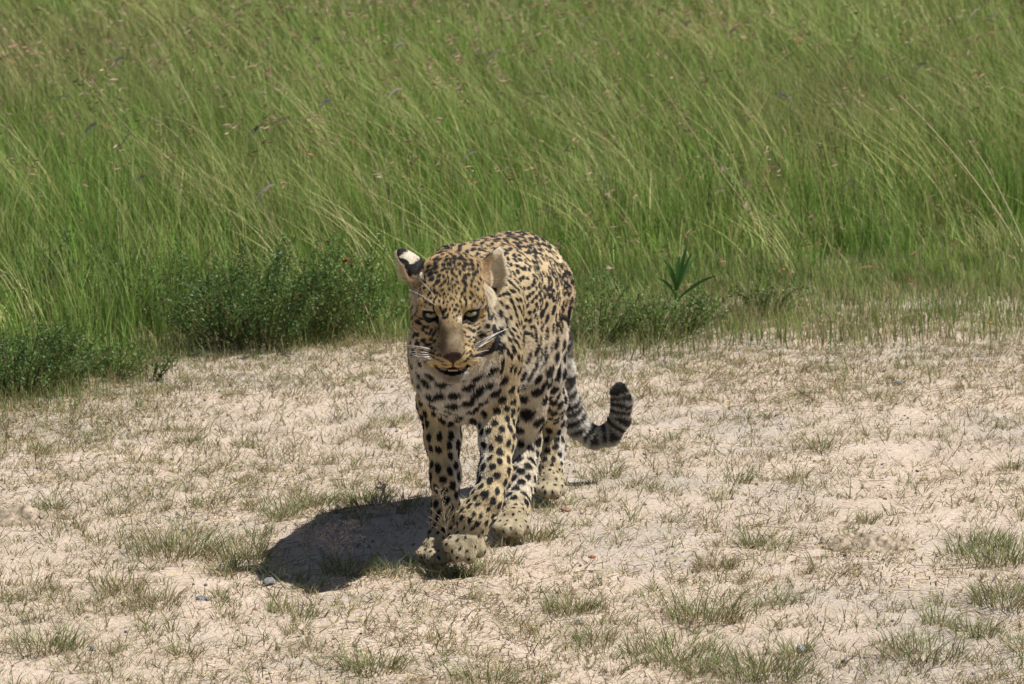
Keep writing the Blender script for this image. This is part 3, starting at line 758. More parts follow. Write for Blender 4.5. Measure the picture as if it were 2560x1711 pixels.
def ell(c, ax, r, k, sub=False, field=None):
    """ellipsoid with axes ax (3 unit rows) and radii r"""
    R = max(r)
    sl, X, Y, Z = box_of([c], R + k + 0.01)
    q = [((X - c[0]) * ax[i][0] + (Y - c[1]) * ax[i][1] + (Z - c[2]) * ax[i][2]) / r[i] for i in range(3)]
    k0 = np.sqrt(q[0] ** 2 + q[1] ** 2 + q[2] ** 2)
    k1 = np.sqrt((q[0] / r[0]) ** 2 + (q[1] / r[1]) ** 2 + (q[2] / r[2]) ** 2) + 1e-6
    ds = k0 * (k0 - 1) / k1
    if field is not None: return sl, ds
    Fd[sl] = -smin(-Fd[sl], ds, k) if sub else smin(Fd[sl], ds, k)

for r in ROWS:
    add_cone(r[1], r[2], r[3], r[4], r[5])
# ears: a shell, cupped towards its opening
for e in (EAR_L, EAR_R):
    ax = (e['up'], e['side'], e['nrm'])
    sl, X, Y, Z = box_of([e['c']], e['L'] + .012)
    uu = ((X - e['c'][0]) * ax[0][0] + (Y - e['c'][1]) * ax[0][1] + (Z - e['c'][2]) * ax[0][2]) / e['L']
    tp = 1 - e['tp'] * np.clip(uu, -.6, 1)
    def efield(c, r0, r1, r2):
        q = [((X - c[0]) * ax[i][0] + (Y - c[1]) * ax[i][1] + (Z - c[2]) * ax[i][2]) / (r0, r1 * tp, r2 * np.sqrt(tp))[i] for i in range(3)]
        return np.sqrt(q[0] ** 2 + q[1] ** 2 + q[2] ** 2)
    d1 = (efield(e['c'], e['L'], e['Wd'], .022) - 1) * .022
    c2 = e['c'] + e['nrm'] * (.0125 if e is EAR_L else .018) + e['up'] * .002
    d2 = (efield(c2, e['L'] * .92, e['Wd'] * .88, .024) - 1) * .018
    sh = np.maximum(d1, -d2)
    Fd[sl] = smin(Fd[sl], sh, .010)
# eye sockets and mouth slit
EYES = [(1076, 787, -.1755), (1178, 784, -.1755)]
EC = [W(*e) for e in EYES]
ER = .0185
for c in EC:
    ell(c + np.array((0, -.015, -.0035)), np.eye(3), (.0172, .015, .0078), .004, sub=True)
mouth = [(1090,908,-.225),(1100,917,-.245),(1116,925,-.262),(1131,927,-.268),(1147,925,-.262),(1162,917,-.245),(1172,906,-.225)]
for a, b in zip(mouth[:-1], mouth[1:]):
    add_cone(W(*a), W(*b), .0085, .0085, .003, sub=True)
add_cone(W(1120, 922, -.24), W(1142, 922, -.24), .011, .011, .003, sub=True)
# nostrils
for px in (1117, 1145):
    ell(W(px, 891, -.292), np.eye(3), (.0045, .005, .003), .002, sub=True)
ell(W(1131, 903, -.286), np.eye(3), (.002, .005, .010), .002, sub=True)

def surface_nets(f):
    s = (f < 0)
    cnt = np.zeros(np.array(f.shape) - 1, np.int8)
    for a in (0, 1):
        for b in (0, 1):
            for c in (0, 1):
                cnt += s[a:f.shape[0]-1+a, b:f.shape[1]-1+b, c:f.shape[2]-1+c]
    act = np.argwhere((cnt > 0) & (cnt < 8))
    ids = np.full(cnt.shape, -1, np.int32)
    ids[act[:, 0], act[:, 1], act[:, 2]] = np.arange(len(act))
    del cnt
    vals = {}
    for a in (0, 1):
        for b in (0, 1):
            for c in (0, 1):
                vals[a, b, c] = f[act[:, 0] + a, act[:, 1] + b, act[:, 2] + c]
    P = np.zeros((len(act), 3)); n = np.zeros(len(act))
    cs = list(vals)
    for i in range(8):
        for j in range(i + 1, 8):
            if sum(abs(np.array(cs[i]) - np.array(cs[j]))) != 1: continue
            va, vb = vals[cs[i]], vals[cs[j]]
            m = (va < 0) != (vb < 0)
            t = np.where(m, va / np.where(m, va - vb, 1), 0)
            A = np.array(cs[i]); B = np.array(cs[j])
            P += np.where(m[:, None], A + t[:, None] * (B - A), 0); n += m
    P = (act + P / n[:, None]) * H + lo
    quads = []
    for ax in range(3):
        o1, o2 = [(1, 2), (2, 0), (0, 1)][ax]
        sl0 = [slice(1, None)] * 3; sl1 = [slice(1, None)] * 3
        sl0[ax] = slice(0, -1)
        A = s[tuple(sl0)]; B = s[tuple(sl1)]
        df = np.argwhere(A != B)
        inside = A[df[:, 0], df[:, 1], df[:, 2]]
        base = df.copy()
        for q in range(3):
            if q != ax: base[:, q] += 1
        def cid(d1, d2):
            b = base.copy(); b[:, o1] -= d1; b[:, o2] -= d2
            b = np.clip(b, 0, np.array(ids.shape) - 1)
            return ids[b[:, 0], b[:, 1], b[:, 2]]
        q = np.stack([cid(1, 1), cid(0, 1), cid(0, 0), cid(1, 0)], 1)
        q[~inside] = q[~inside][:, ::-1]
        quads.append(q[(q >= 0).all(1)])
    return P, np.concatenate(quads)

BV, BF = surface_nets(Fd)
# drop stray islands is not needed: every primitive overlaps its neighbour
def vnorm(V, F):
    n = np.cross(V[F[:, 2]] - V[F[:, 0]], V[F[:, 3]] - V[F[:, 1]])
    out = np.zeros_like(V)
    for k in range(4):
        for d in range(3):
            out[:, d] += np.bincount(F[:, k], n[:, d], len(V))
    return unit(out)
def relax(V, F, it=2, w=.5):
    for _ in range(it):
        acc = np.zeros_like(V); cnt = np.zeros(len(V))
        for k in range(4):
            j = F[:, (k + 1) % 4]; i = F[:, k]
            for d in range(3):
                acc[:, d] += np.bincount(i, V[j, d], len(V)) + np.bincount(j, V[i, d], len(V))
            cnt += np.bincount(i, minlength=len(V)) + np.bincount(j, minlength=len(V))
        V = V * (1 - w) + w * acc / cnt[:, None]
    return V
BV = relax(BV, BF, 2, .4)
BN = vnorm(BV, BF)
del Fd

# ---- coat: flow of the hair, region weights, base colour and spots at any point of the skin
RA = np.array([r[1] for r in ROWS], np.float32); RB = np.array([r[2] for r in ROWS], np.float32)
R1 = np.array([r[3] for r in ROWS], np.float32); R2 = np.array([r[4] for r in ROWS], np.float32)
RN = [r[0] for r in ROWS]
REGS = sorted(set(RN))
REG_I = np.array([REGS.index(n) for n in RN])
FLOW = []
for r in ROWS:
    d = unit(r[2] - r[1])
    reg = r[0]
    if reg in ('neck', 'back'): d = d
    elif reg in ('crown', 'brow', 'browL', 'browR'): d = np.array((0, .5, .85))
    elif reg in ('bridge', 'nosetip'): d = np.array((0, .45, .9))
    elif reg in ('cheek', 'jaw', 'face', 'muzzle'):
        sx = np.sign(r[1][0] - W(1131, 800, -.2)[0] + (r[2] - r[1])[0] * .5) or 1
        d = np.array((sx * .8, .55, .1 if reg != 'muzzle' else -.15))
    elif reg in ('throat', 'chin'): d = np.array((0, .35, -.95))
    elif reg == 'chest': d = np.array((0, .1, -1))
    elif reg == 'belly': d = unit(r[2] - r[1]) + np.array((0, 0, -.6))
    elif reg == 'blade': d = np.array((0, .45, -.9))
    FLOW.append(unit(np.array(d, float)))
FLOW = np.array(FLOW, np.float32)

def regions(P):
    """per point: weights over bones, nearest bone, parameter on it"""
    n = len(P); Wt = []; near = np.zeros(n, int); tt = np.zeros(n, np.float32)
    flow = np.zeros((n, 3), np.float32); regw = np.zeros((n, len(REGS)), np.float32)
    for s in range(0, n, 20000):
        p = P[s:s + 20000].astype(np.float32)[:, None, :]
        d = RB - RA; L2 = (d * d).sum(1)
        t = np.clip(((p - RA) * d).sum(2) / L2, 0, 1)
        q = np.sqrt((((p - RA) - t[..., None] * d) ** 2).sum(2)) - (R1 + t * (R2 - R1))
        w = np.exp(-(q - q.min(1, keepdims=True)) / .010)
        w /= w.sum(1, keepdims=True)
        k = q.argmin(1)
        near[s:s + 20000] = k; tt[s:s + 20000] = t[np.arange(len(k)), k]
        flow[s:s + 20000] = w @ FLOW
        for i in range(len(REGS)):
            regw[s:s + 20000, i] = w[:, REG_I == i].sum(1)
    return near, tt, flow, regw

def RW(regw, *names):
    return sum(regw[:, REGS.index(n)] for n in names)

TAN = np.array((.40, .28, .145)); TAN2 = np.array((.37, .215, .085)); CREAM = np.array((.585, .465, .275)); WHITE = np.array((.74, .70, .62))
BLACK = np.array((.012, .010, .010)); BRIDGE = np.array((.27, .195, .110))

MIDX = W(1131, 800, -.2)[0]
HEADR = ('crown', 'brow', 'browL', 'browR', 'cheek', 'bridge', 'face', 'muzzle', 'nosetip', 'chin', 'jaw')

def ear_coord(P, e):
    d = P - e['c']
    return d @ e['up'] / e['L'], d @ e['side'] / e['Wd'], d @ e['nrm']

def inpoly(x, y, poly):
    poly = np.array(poly, float); c = np.zeros(len(x), bool); j = len(poly) - 1
    for i in range(len(poly)):
        xi, yi = poly[i]; xj, yj = poly[j]
        c ^= ((yi > y) != (yj > y)) & (x < (xj - xi) * (y - yi) / (yj - yi + 1e-9) + xi)
        j = i
    return c
def PA(lst): return [(980 + x / 7.82, 600 + y / 7.82) for x, y in lst]
def PB(lst): return [(1000 + x / 7.84, 760 + y / 7.84) for x, y in lst]
RIMS = [PB([(430,130),(560,125),(690,145),(735,210),(775,330),(770,440),(720,380),(640,310),(540,275),(470,210)]),
        PB([(1590,85),(1500,110),(1330,125),(1262,180),(1235,290),(1228,380),(1262,335),(1310,295),(1420,275),(1520,215)])]
NOSE = PB([(825,1045),(880,990),(985,958),(1090,945),(1190,958),(1240,1005),(1190,1075),(1105,1130),(1062,1160),(1062,1240),(1010,1240),(1010,1160),(950,1120),(880,1080)])
LIPR = PB([(930,1290),(985,1240),(1035,1215),(1090,1240),(1150,1290),(1120,1310),(950,1310)])
MOUTH = PB([(670,1170),(760,1240),(880,1300),(1040,1300),(1190,1300),(1270,1210),(1335,1165),(1350,1230),(1295,1335),(1160,1395),(1040,1420),(920,1400),(785,1345),(680,1260)])

def coat_base(P, N):
    near, tt, flow, rw = regions(P)
    px, py = proj(P)
    n = len(P)
    nz = vnoise(P, 14, 3)
    # dorsal tan fading to cream flanks and white underside
    trunk = RW(rw, 'back', 'rump', 'blade', 'neck', 'belly', 'thighL', 'thighR', 'armL', 'armR', 'throat', 'chest')
    up = N[:, 2] + .10 * nz
    col = np.empty((n, 3))
    a = sstep(.60, 1.02, up)[:, None]
    col[:] = CREAM * (1 - a) + TAN * a
    b = sstep(-.15, -.55, up)[:, None]
    col = col * (1 - b) + WHITE * b
    wch = np.clip(RW(rw, 'chest', 'throat') * 1.1 + RW(rw, 'belly') * sstep(.2, -.4, N[:, 2]), 0, 1)[:, None]
    col = col * (1 - wch * .8) + WHITE * .92 * wch * .8
    # legs: cream outside, white inside
    legs = RW(rw, 'foreL', 'foreR', 'armL', 'armR', 'shinL', 'shinR', 'metaL', 'metaR', 'pastL', 'pastR', 'pawL', 'pawR', 'pawL2', 'pawR2', 'toe', 'thighL', 'thighR')
    inner_dir = np.zeros(n)
    for nm, sx in (('foreR', 1), ('armR', 1), ('foreL', -1), ('armL', -1), ('thighL', -1), ('shinL', -1), ('thighR', 1), ('shinR', 1), ('metaL', -1), ('metaR', 1)):
        inner_dir += RW(rw, nm) * sx
    ins = sstep(.15, .75, N[:, 0] * inner_dir)[:, None]
    lcol = np.where(True, CREAM * .96, 0) * (1 - ins) + WHITE * ins
    lw = np.clip(legs, 0, 1)[:, None] * .85
    col = col * (1 - lw) + lcol * lw
    hind = RW(rw, 'thighL', 'shinL', 'thighR', 'metaL')[:, None] * .6
    col = col * (1 - hind) + WHITE * hind * np.array((1, .97, .92))
    paw = np.clip(RW(rw, 'toe') + .45 * RW(rw, 'pawR', 'pawL2', 'pawR2') + .2 * RW(rw, 'pawL'), 0, 1)[:, None]
    col = col * (1 - paw) + np.array((.45, .375, .245)) * (1 + .15 * nz[:, None]) * paw
    tail = RW(rw, 'tail')[:, None]
    tg = np.where(P[:, 0] > W(1470, 1090, .92)[0], .62, .92)[:, None]; col = col * (1 - tail) + WHITE * tg * tail
    # head
    hd = np.clip(RW(rw, *HEADR), 0, 1)
    fore = np.array((.43, .305, .140))
    hcol = fore * np.ones((n, 1))
    a = sstep(690, 640, py)[:, None]; hcol = hcol * (1 - a) + np.array((.44, .30, .14)) * a
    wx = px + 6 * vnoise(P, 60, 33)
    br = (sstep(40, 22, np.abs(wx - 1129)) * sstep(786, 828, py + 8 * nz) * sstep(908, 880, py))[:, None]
    side = (sstep(1098, 1128, px) * .75 + .25 * sstep(1168, 1150, px))[:, None]  # real brown edges, plus shade painted into the left flank of the bridge
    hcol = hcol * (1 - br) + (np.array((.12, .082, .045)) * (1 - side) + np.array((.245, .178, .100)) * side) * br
    top = (sstep(26, 12, np.abs(px - 1128)) * sstep(860, 880, py) * sstep(905, 892, py))[:, None]
    hcol = hcol * (1 - top * .6) + np.array((.20, .14, .095)) * top * .6
    # pale patches: under and over the eyes, cheeks
    for (cx, cy, rx, ry, s) in ((1198, 768, 16, 6, .8), (1070, 772, 16, 6, .55), (1172, 806, 26, 6, .6), (1074, 803, 20, 6, .5), (1222, 812, 16, 26, .65), (1195, 838, 26, 20, .55), (1050, 838, 20, 22, .3), (1104, 795, 6, 10, .5), (1150, 795, 6, 10, .6)):
        m = (sstep(1.3, .6, np.sqrt(((px - cx) / rx) ** 2 + ((py - cy) / ry) ** 2)) * s)[:, None]
        hcol = hcol * (1 - m) + np.array((.74, .66, .52)) * m
    mz = (RW(rw, 'muzzle') * sstep(880, 895, py))[:, None] * .6
    hcol = hcol * (1 - mz) + np.array((.64, .48, .25)) * mz
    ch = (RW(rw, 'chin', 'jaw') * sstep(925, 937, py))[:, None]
    hcol = hcol * (1 - ch) + (np.array((.27, .235, .185)) + np.array((.42, .42, .42)) * sstep(1144, 1162, px)[:, None]) * ch  # shade painted into the chin fur, and a highlight on its right
    jw = (RW(rw, 'jaw') * sstep(872, 890, py))[:, None] * .8
    hcol = hcol * (1 - jw) + np.array((.40, .355, .285)) * jw  # grey of the jaw darkened too, as painted shade
    hl = sstep(1.2, .2, np.sqrt(((px - 1138) / 20) ** 2 + ((py - 852) / 26) ** 2))[:, None] * .6  # highlight painted on the middle of the nose bridge
    hcol = hcol * (1 - hl) + np.array((.31, .24, .145)) * hl
    hcol = hcol * (1 + .12 * nz[:, None] + .17 * vnoise(P * np.array((2.2, 1, .7)), 260, 31)[:, None])
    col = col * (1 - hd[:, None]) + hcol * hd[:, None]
    col *= (1 + .06 * vnoise(P, 60, 9)[:, None] + .15 * vnoise(P * np.array((1, .6, .35)), 130, 10, 2)[:, None])
    # ears
    earm = np.zeros(n)
    for e, is_l in ((EAR_L, True), (EAR_R, False)):
        u, v, w = ear_coord(P, e)
        v = v / (1 - e['tp'] * np.clip(u, -.6, 1)); m = (np.abs(v) < 1.12) & (u > (-.55 if is_l else -.42)) & (np.linalg.norm(P - W(1130, 730, -.08), axis=1) > .066) & (u < 1.15) & (np.abs(w) < .034)
        m &= (np.linalg.norm(P - e['c'], axis=1) < e['L'] * 1.1)
        front = (N @ e['nrm']) > 0.05
        inn = np.array((.76, .67, .50)) * np.ones((n, 1))
        edge = .6 * np.maximum(sstep(.75, .95, np.abs(v)) * .6, sstep(-.1, -.5, u) * sstep(.2, -.4, v * (-1 if is_l else 1)))[:, None]
        inn = inn * (1 - edge * .8) + np.array((.50, .30, .13)) * edge * .8
        wu = u + .10 * vnoise(P, 90, 35); wv = v + .10 * vnoise(P, 90, 36)
        sp = vnoise(P, 150, 37) > .25
        bk = np.where(((wu > .74) | (np.abs(wv) > .64))[:, None], BLACK * 1.3, np.array((.66, .58, .45)))
        bk = np.where((wu < .20)[:, None], BLACK * 1.3, bk)
        bk = np.where((wu < -.16)[:, None], np.where(sp[:, None], BLACK * 3, np.array((.42, .30, .165))), bk)
        if not is_l:
            inn = np.where(((v < -.72) & (u > -.15))[:, None], BLACK * 1.5, inn)
            lf = (sstep(-.1, -.6, v) * sstep(.9, .2, u))[:, None] * .75
            inn = inn * (1 - lf) + np.array((.52, .34, .17)) * lf
        lo_ = (sstep(.1, -.5, u) * (.5 + .5 * np.clip(vnoise(P, 110, 38), -1, 1)))[:, None]
        inn = inn * (1 - lo_ * .7) + np.array((.30, .23, .15)) * lo_ * .7
        ec = np.where(front[:, None], inn, bk)
        col = np.where(m[:, None], ec, col); earm = np.maximum(earm, m)
    return col, near, tt, flow, rw, px, py, hd, earm
# spots read off the face: (x, y, half length, half width, angle), in the two enlargements of the photograph
SPA = [(880,400,90,28,10),(1060,320,70,30,20),(1210,385,55,25,-35),(1370,395,90,30,-15),(1545,405,60,22,-20),(850,472,60,18,15),(1000,505,45,35,20),(1095,495,40,25,-40),(1215,460,35,30,30),(1320,500,45,28,20),(1455,490,65,22,-20),(1570,500,55,28,-60),(850,525,70,22,10),(715,545,60,28,35),(820,590,90,18,15),(1060,415,55,25,20),(1240,538,35,22,0),(1405,545,45,28,15),(1040,580,40,20,0),(1100,590,30,30,80),(1175,595,35,28,20),(1280,595,45,15,0),(1410,605,40,22,-10),(1510,598,40,18,-15),(1580,595,42,28,-30),(970,620,35,28,-20),(855,655,55,28,20),(1075,660,35,20,-40),(1335,650,35,30,-30),(1170,665,25,30,0),(740,700,65,30,40),(910,725,50,30,30),(1010,740,35,22,-30),(1215,690,30,25,-50),(1335,700,35,22,-60),(1435,705,35,25,-60),(1505,690,45,28,-60),(1600,700,50,28,-35),(1260,740,30,25,-60),(1095,755,50,18,-75),(1190,785,40,20,-60),(615,765,45,28,50),(770,785,65,35,40),(1425,765,45,28,-30),(1600,775,30,18,-40),(1030,830,38,28,30),(1275,835,45,25,-65),(1565,825,35,22,-45),(885,835,60,32,40),(1400,835,60,30,-50),(820,905,50,25,45),(1100,870,45,18,80),(960,905,65,22,40),(1235,900,30,28,-60),(1185,930,35,15,80),(1440,890,45,22,-55),(1550,910,45,22,-70),(1630,930,30,22,-45),(550,840,35,28,45),(625,860,38,28,50),(1305,960,32,25,-40),(975,995,38,25,30),(1110,980,35,22,60),(830,1020,55,28,-85),(1425,1000,60,30,-80),(1260,1050,35,22,-60),(730,1060,65,28,55),(885,1055,35,20,-60),(1370,1060,40,22,80),(1020,1080,30,20,80),(1095,1080,30,15,80),(1180,1030,35,15,80),(1560,1075,70,25,-50),(1675,1120,55,20,-55),(760,1150,50,18,35),(845,1150,55,25,60),(1350,1130,30,18,80),(1430,1170,75,30,-70),(1530,1150,50,25,-55),(1610,1215,30,22,0),(660,1235,40,22,-20),(740,1280,50,22,-35),(920,1200,40,22,-75),(1085,1215,30,18,-75),(1130,1170,35,12,-85),(1170,1160,30,15,-85),(1215,1185,30,15,-80),(1005,1235,45,20,75),(1340,1220,50,22,-70),(455,1245,38,25,80),(375,1290,60,25,85),(1075,1285,25,18,80),(1180,1290,35,22,80),(1270,1290,45,28,-50),(815,1330,90,16,-80),(815,1240,60,18,-85),(1450,1270,80,18,85),(1770,1250,40,20,-70),(1875,1260,40,22,-75),(1960,1300,50,18,85),(1820,1360,50,18,85),(1875,1390,60,22,85),(1940,1370,40,15,80),(410,1430,55,30,-60),(485,1400,75,28,75),(350,1480,40,22,-80),(1050,1380,40,22,75),(1130,1370,35,18,80),(1225,1385,35,30,-60),(945,1345,60,22,-70),(1000,1430,50,25,75),(1310,1410,50,18,75),(1090,1465,25,20,60),(1265,1495,30,18,60),(1200,1515,25,15,80),(1030,1530,45,25,20),(440,1110,50,25,75),(530,1010,40,25,60),(630,970,38,25,60),(540,930,30,20,60),(1800,1190,25,18,-50),(1905,1190,30,15,-60),(1840,1040,35,22,-30),(1700,890,35,18,-40),(1060,260,60,25,10),(1260,300,50,25,-10),(1400,310,60,25,-15),(950,310,50,22,25),(690,640,60,20,30),(1650,660,40,22,-60),(1140,400,60,16,-85),(1140,500,50,18,-80),(1150,860,40,12,85),(1060,800,30,12,80),(1140,1000,30,10,80),(1050,1130,25,12,80),(1250,1120,25,12,80)]
SPB = [(260,190,60,28,-70),(320,165,65,22,80),(235,290,60,22,-60),(300,600,55,38,80),(375,610,48,26,75),(400,395,45,22,-30),(490,455,35,28,40),(550,465,35,25,50),(360,350,40,30,0),(430,310,50,16,-20),(465,515,40,22,-50),(625,520,45,25,60),(530,575,25,25,0),(590,585,35,22,60),(650,610,50,18,65),(690,560,60,18,70),(620,700,35,28,30),(490,720,50,36,-50),(550,790,50,24,-50),(680,740,50,20,50),(610,790,25,20,0),(630,870,30,22,-30),(690,920,25,18,-20),(440,860,50,26,-30),(360,740,40,18,80),(330,800,40,28,50),(400,790,35,22,70),(600,945,45,20,-30),(660,975,35,24,-40),(480,870,50,20,-40),(730,1015,40,18,-30),(650,1050,60,13,-25),(735,1095,50,13,-25),(820,1130,45,12,-20),(900,1205,40,10,-10),(840,1190,30,10,-20),(790,1010,40,16,-45),(1080,130,35,32,20),(1165,165,40,15,75),(975,125,28,14,80),(895,125,45,18,75),(935,240,25,20,50),(1110,245,25,18,75),(885,285,60,20,10),(1050,255,25,15,60),(1270,560,35,22,-40),(1370,500,60,20,-50),(1440,535,40,28,20),(1530,490,40,15,35),(1290,640,50,15,-35),(1350,650,30,18,-50),(1430,665,30,15,-40),(1360,735,40,12,-40),(1385,695,25,12,-30),(1280,790,25,18,70),(1260,850,50,8,80),(1255,960,60,11,65),(1415,830,30,15,50),(1420,870,25,12,40),(1375,930,40,15,45),(1320,970,35,12,40),(1385,1010,40,15,45),(1325,1060,45,10,40),(1290,1110,60,9,25),(1270,1140,45,9,25),(1110,1180,30,9,0),(1165,1190,25,9,0),(1210,1150,40,9,15),(1690,450,50,38,-20),(1840,500,80,50,-70),(1875,600,45,40,0),(1880,280,55,40,80),(1720,150,50,22,85),(1725,240,55,22,85),(1780,120,50,18,85),(1780,290,60,22,80),(1715,310,35,18,90),(1660,110,60,15,85),(1600,270,60,10,25),(1480,310,70,9,20),(1430,350,60,9,15),(1620,610,50,26,-30),(1560,640,40,20,-60),(1880,710,60,32,80),(1850,820,80,50,70),(1770,900,90,46,35),(1640,965,100,36,15),(1520,1010,80,28,15),(1290,470,45,10,-30),(1460,430,60,10,20),(1540,560,40,10,30),(1480,700,35,15,-50),(1560,740,40,18,40)]
HS = [(980 + x / 7.82, 600 + y / 7.82, a / (6.7 if y < 900 else 7.3), b / (5.4 if y < 900 else 6.3), math.radians(t)) for x, y, a, b, t in SPA] + \
     [(1000 + x / 7.84, 760 + y / 7.84, a / (6.7 if y < 900 else 7.3), b / (5.4 if y < 900 else 6.3), math.radians(t)) for x, y, a, b, t in SPB]

CRES = PB([(1925,660),(1905,800),(1840,900),(1700,975),(1560,1045),(1400,1070),(1440,1000),(1560,940),(1690,870),(1780,800),(1830,700),(1790,570),(1790,450),(1880,430),(1900,560)])
IRIS = [PB([(500,192),(560,182),(690,186),(712,220),(690,255),(640,272),(570,262),(520,225)]), PB([(1285,192),(1340,166),(1490,142),(1502,165),(1470,215),(1400,250),(1320,245),(1285,215)])]

_r = np.random.default_rng(21)
_k = []
for _ in range(6000):
    x_, y_ = _r.uniform(1022, 1246), _r.uniform(640, 915)
    if ((x_ - 1132) / 112) ** 2 + ((y_ - 780) / 150) ** 2 > 1: continue
    if abs(x_ - 1130) < 33 and y_ > 792: continue
    if y_ > 880 and abs(x_ - 1130) < 60: continue
    if any(abs(x_ - ex_) < 27 and abs(y_ - 787) < 17 for ex_ in (1076, 1178)): continue
    if any(math.hypot(x_ - h[0], y_ - h[1]) < 2.2 + .75 * (h[2] + h[3]) for h in HS): continue
    if any(math.hypot(x_ - h[0], y_ - h[1]) < 7.0 for h in _k): continue
    _k.append((x_, y_, _r.uniform(2.4, 4.2), _r.uniform(1.3, 2.1), math.atan2(-(y_ - 850), x_ - 1131) + _r.normal(0, .4)))
HS = HS + _k + [(1108,789,3,1.8,1.4),(1116,797,3,1.8,1.5),(1126,800,3,1.6,1.5),(1136,797,3,1.7,1.6),(1146,790,3,1.8,1.7),(1121,806,2.4,1.2,1.5),(1132,807,2.4,1.2,1.6),(1142,803,2.4,1.2,1.6)]

def face_black(P, N, px, py, hd):
    """0..1 darkness from the face spots, for points on the front of the head"""
    view = unit(P - np.array((0, -CAM_D, CAM_H)))
    ok = (hd > .15) & ((N * view).sum(1) < .2) & (P[:, 1] < -.03) & (py > 646) & ~((py < 742) & ((px < 1050) | (px > 1192)))
    idx = np.nonzero(ok)[0]
    out = np.zeros(len(P))
    x, y = px[idx], py[idx]
    wob = 1 + .22 * vnoise(P[idx], 160, 5)
    m = np.zeros(len(idx))
    for cx, cy, a, b, t in HS:
        dx, dy = x - cx, -(y - cy)
        if True:
            near = (np.abs(dx) < a * 1.6 + 2) & (np.abs(dy) < a * 1.6 + 2)
            i = np.nonzero(near)[0]
            if not len(i): continue
            u = dx[i] * math.cos(t) + dy[i] * math.sin(t); v = -dx[i] * math.sin(t) + dy[i] * math.cos(t)
            r = np.sqrt((u / a) ** 2 + (v / b) ** 2) * wob[i]
            m[i] = np.maximum(m[i], sstep(1.12, .82, r))
    out[idx] = np.maximum(m, (inpoly(x + 3 * vnoise(P[idx], 90, 6), y, CRES) & (P[idx, 1] < -.055)))
    return out, ok

near_v, tt_v, flow_v, rw_v = regions(BV)
px_v, py_v = proj(BV)
hd_v = np.clip(RW(rw_v, *HEADR), 0, 1)
_, faceok_v = face_black(BV, BN, px_v, py_v, hd_v)

# automatic spots on everything that is not the face: dart throwing over the skin
TYPE = {  # region: (spacing, half length, half width, kind, across)
 'crown': (.0150, .0068, .0045, 'solid', 0), 'brow': (.0150, .0065, .0042, 'solid', 0), 'cheek': (.0165, .0070, .0050, 'solid', 0),
 'jaw': (.020, .0075, .0052, 'solid', 0), 'throat': (.027, .0115, .0072, 'solid', 1), 'neck': (.0138, .0074, .0040, 'solid', 0),
 'chest': (.029, .0130, .0088, 'solid', 1), 'blade': (.0152, .0082, .0046, 'solid', 0), 'back': (.0262, .0138, .0115, 'rosette', 0),
 'rump': (.0270, .0140, .0118, 'rosette', 0), 'belly': (.032, .0150, .0110, 'solid', 1),
 'armR': (.0245, .0125, .0092, 'solid', 1), 'armL': (.0245, .0120, .0088, 'solid', 1),
 'foreR': (.0205, .0105, .0078, 'solid', 0), 'foreL': (.0200, .0100, .0074, 'solid', 0),
 'pastR': (.015, .0072, .0054, 'solid', 0), 'pastL': (.0155, .0074, .0052, 'solid', 0),
 'pawR': (.013, .0058, .0036, 'solid', 0), 'pawL': (.013, .0058, .0036, 'solid', 0), 'toe': (.016, .0046, .0026, 'solid', 0),
 'pawL2': (.014, .0052, .0040, 'solid', 0), 'pawR2': (.014, .0052, .0040, 'solid', 0),
 'thighL': (.037, .0160, .0135, 'solid', 1), 'shinL': (.034, .0155, .0130, 'solid', 1), 'metaL': (.021, .0100, .0085, 'solid', 1),
 'thighR': (.032, .0150, .0125, 'solid', 0), 'shinR': (.021, .0105, .0082, 'solid', 0), 'metaR': (.018, .0085, .0066, 'solid', 0)}
order = rng.permutation(len(BV))[:90000]
cell = .04; grid = {}
spots = []
regmax = rw_v.argmax(1)
for i in order:
    reg = REGS[regmax[i]]
    if reg not in TYPE or faceok_v[i] or hd_v[i] > .6 and BV[i, 1] < -.17: continue
    sp, a, b, kd, across = TYPE[reg]
    p = BV[i]
    if reg in ('back', 'rump') and BN[i, 2] > .72 : sp, a, b, kd = .0160, .0105, .0062, 'solid'
    if reg in ('back', 'rump') and BN[i, 2] < -.1 : sp, a, b, kd = .028, .0135, .0100, 'solid'
    if reg == 'back' and BV[i, 1] < .24: sp, a, b, kd = .0150, .0084, .0048, 'solid'
    if reg == 'chest' and p[0] < W(1060, 900, .03)[0]: sp, a, b = .026, .0095, .0065
    sp *= rng.uniform(.93, 1.12)
    key = tuple((p // cell).astype(int)); bad = False
    for dx in (-1, 0, 1):
        for dy in (-1, 0, 1):
            for dz in (-1, 0, 1):
                for q, s2 in grid.get((key[0] + dx, key[1] + dy, key[2] + dz), ()):
                    dd = p - q
                    if dd @ dd < (.5 * (sp + s2)) ** 2: bad = True; break
                if bad: break
            if bad: break
        if bad: break
    if bad: continue
    grid.setdefault(key, []).append((p, sp))
    spots.append((i, a, b, kd, across))
blobs = []   # centre, along, halfL, halfW
centres = [] # rosette interiors
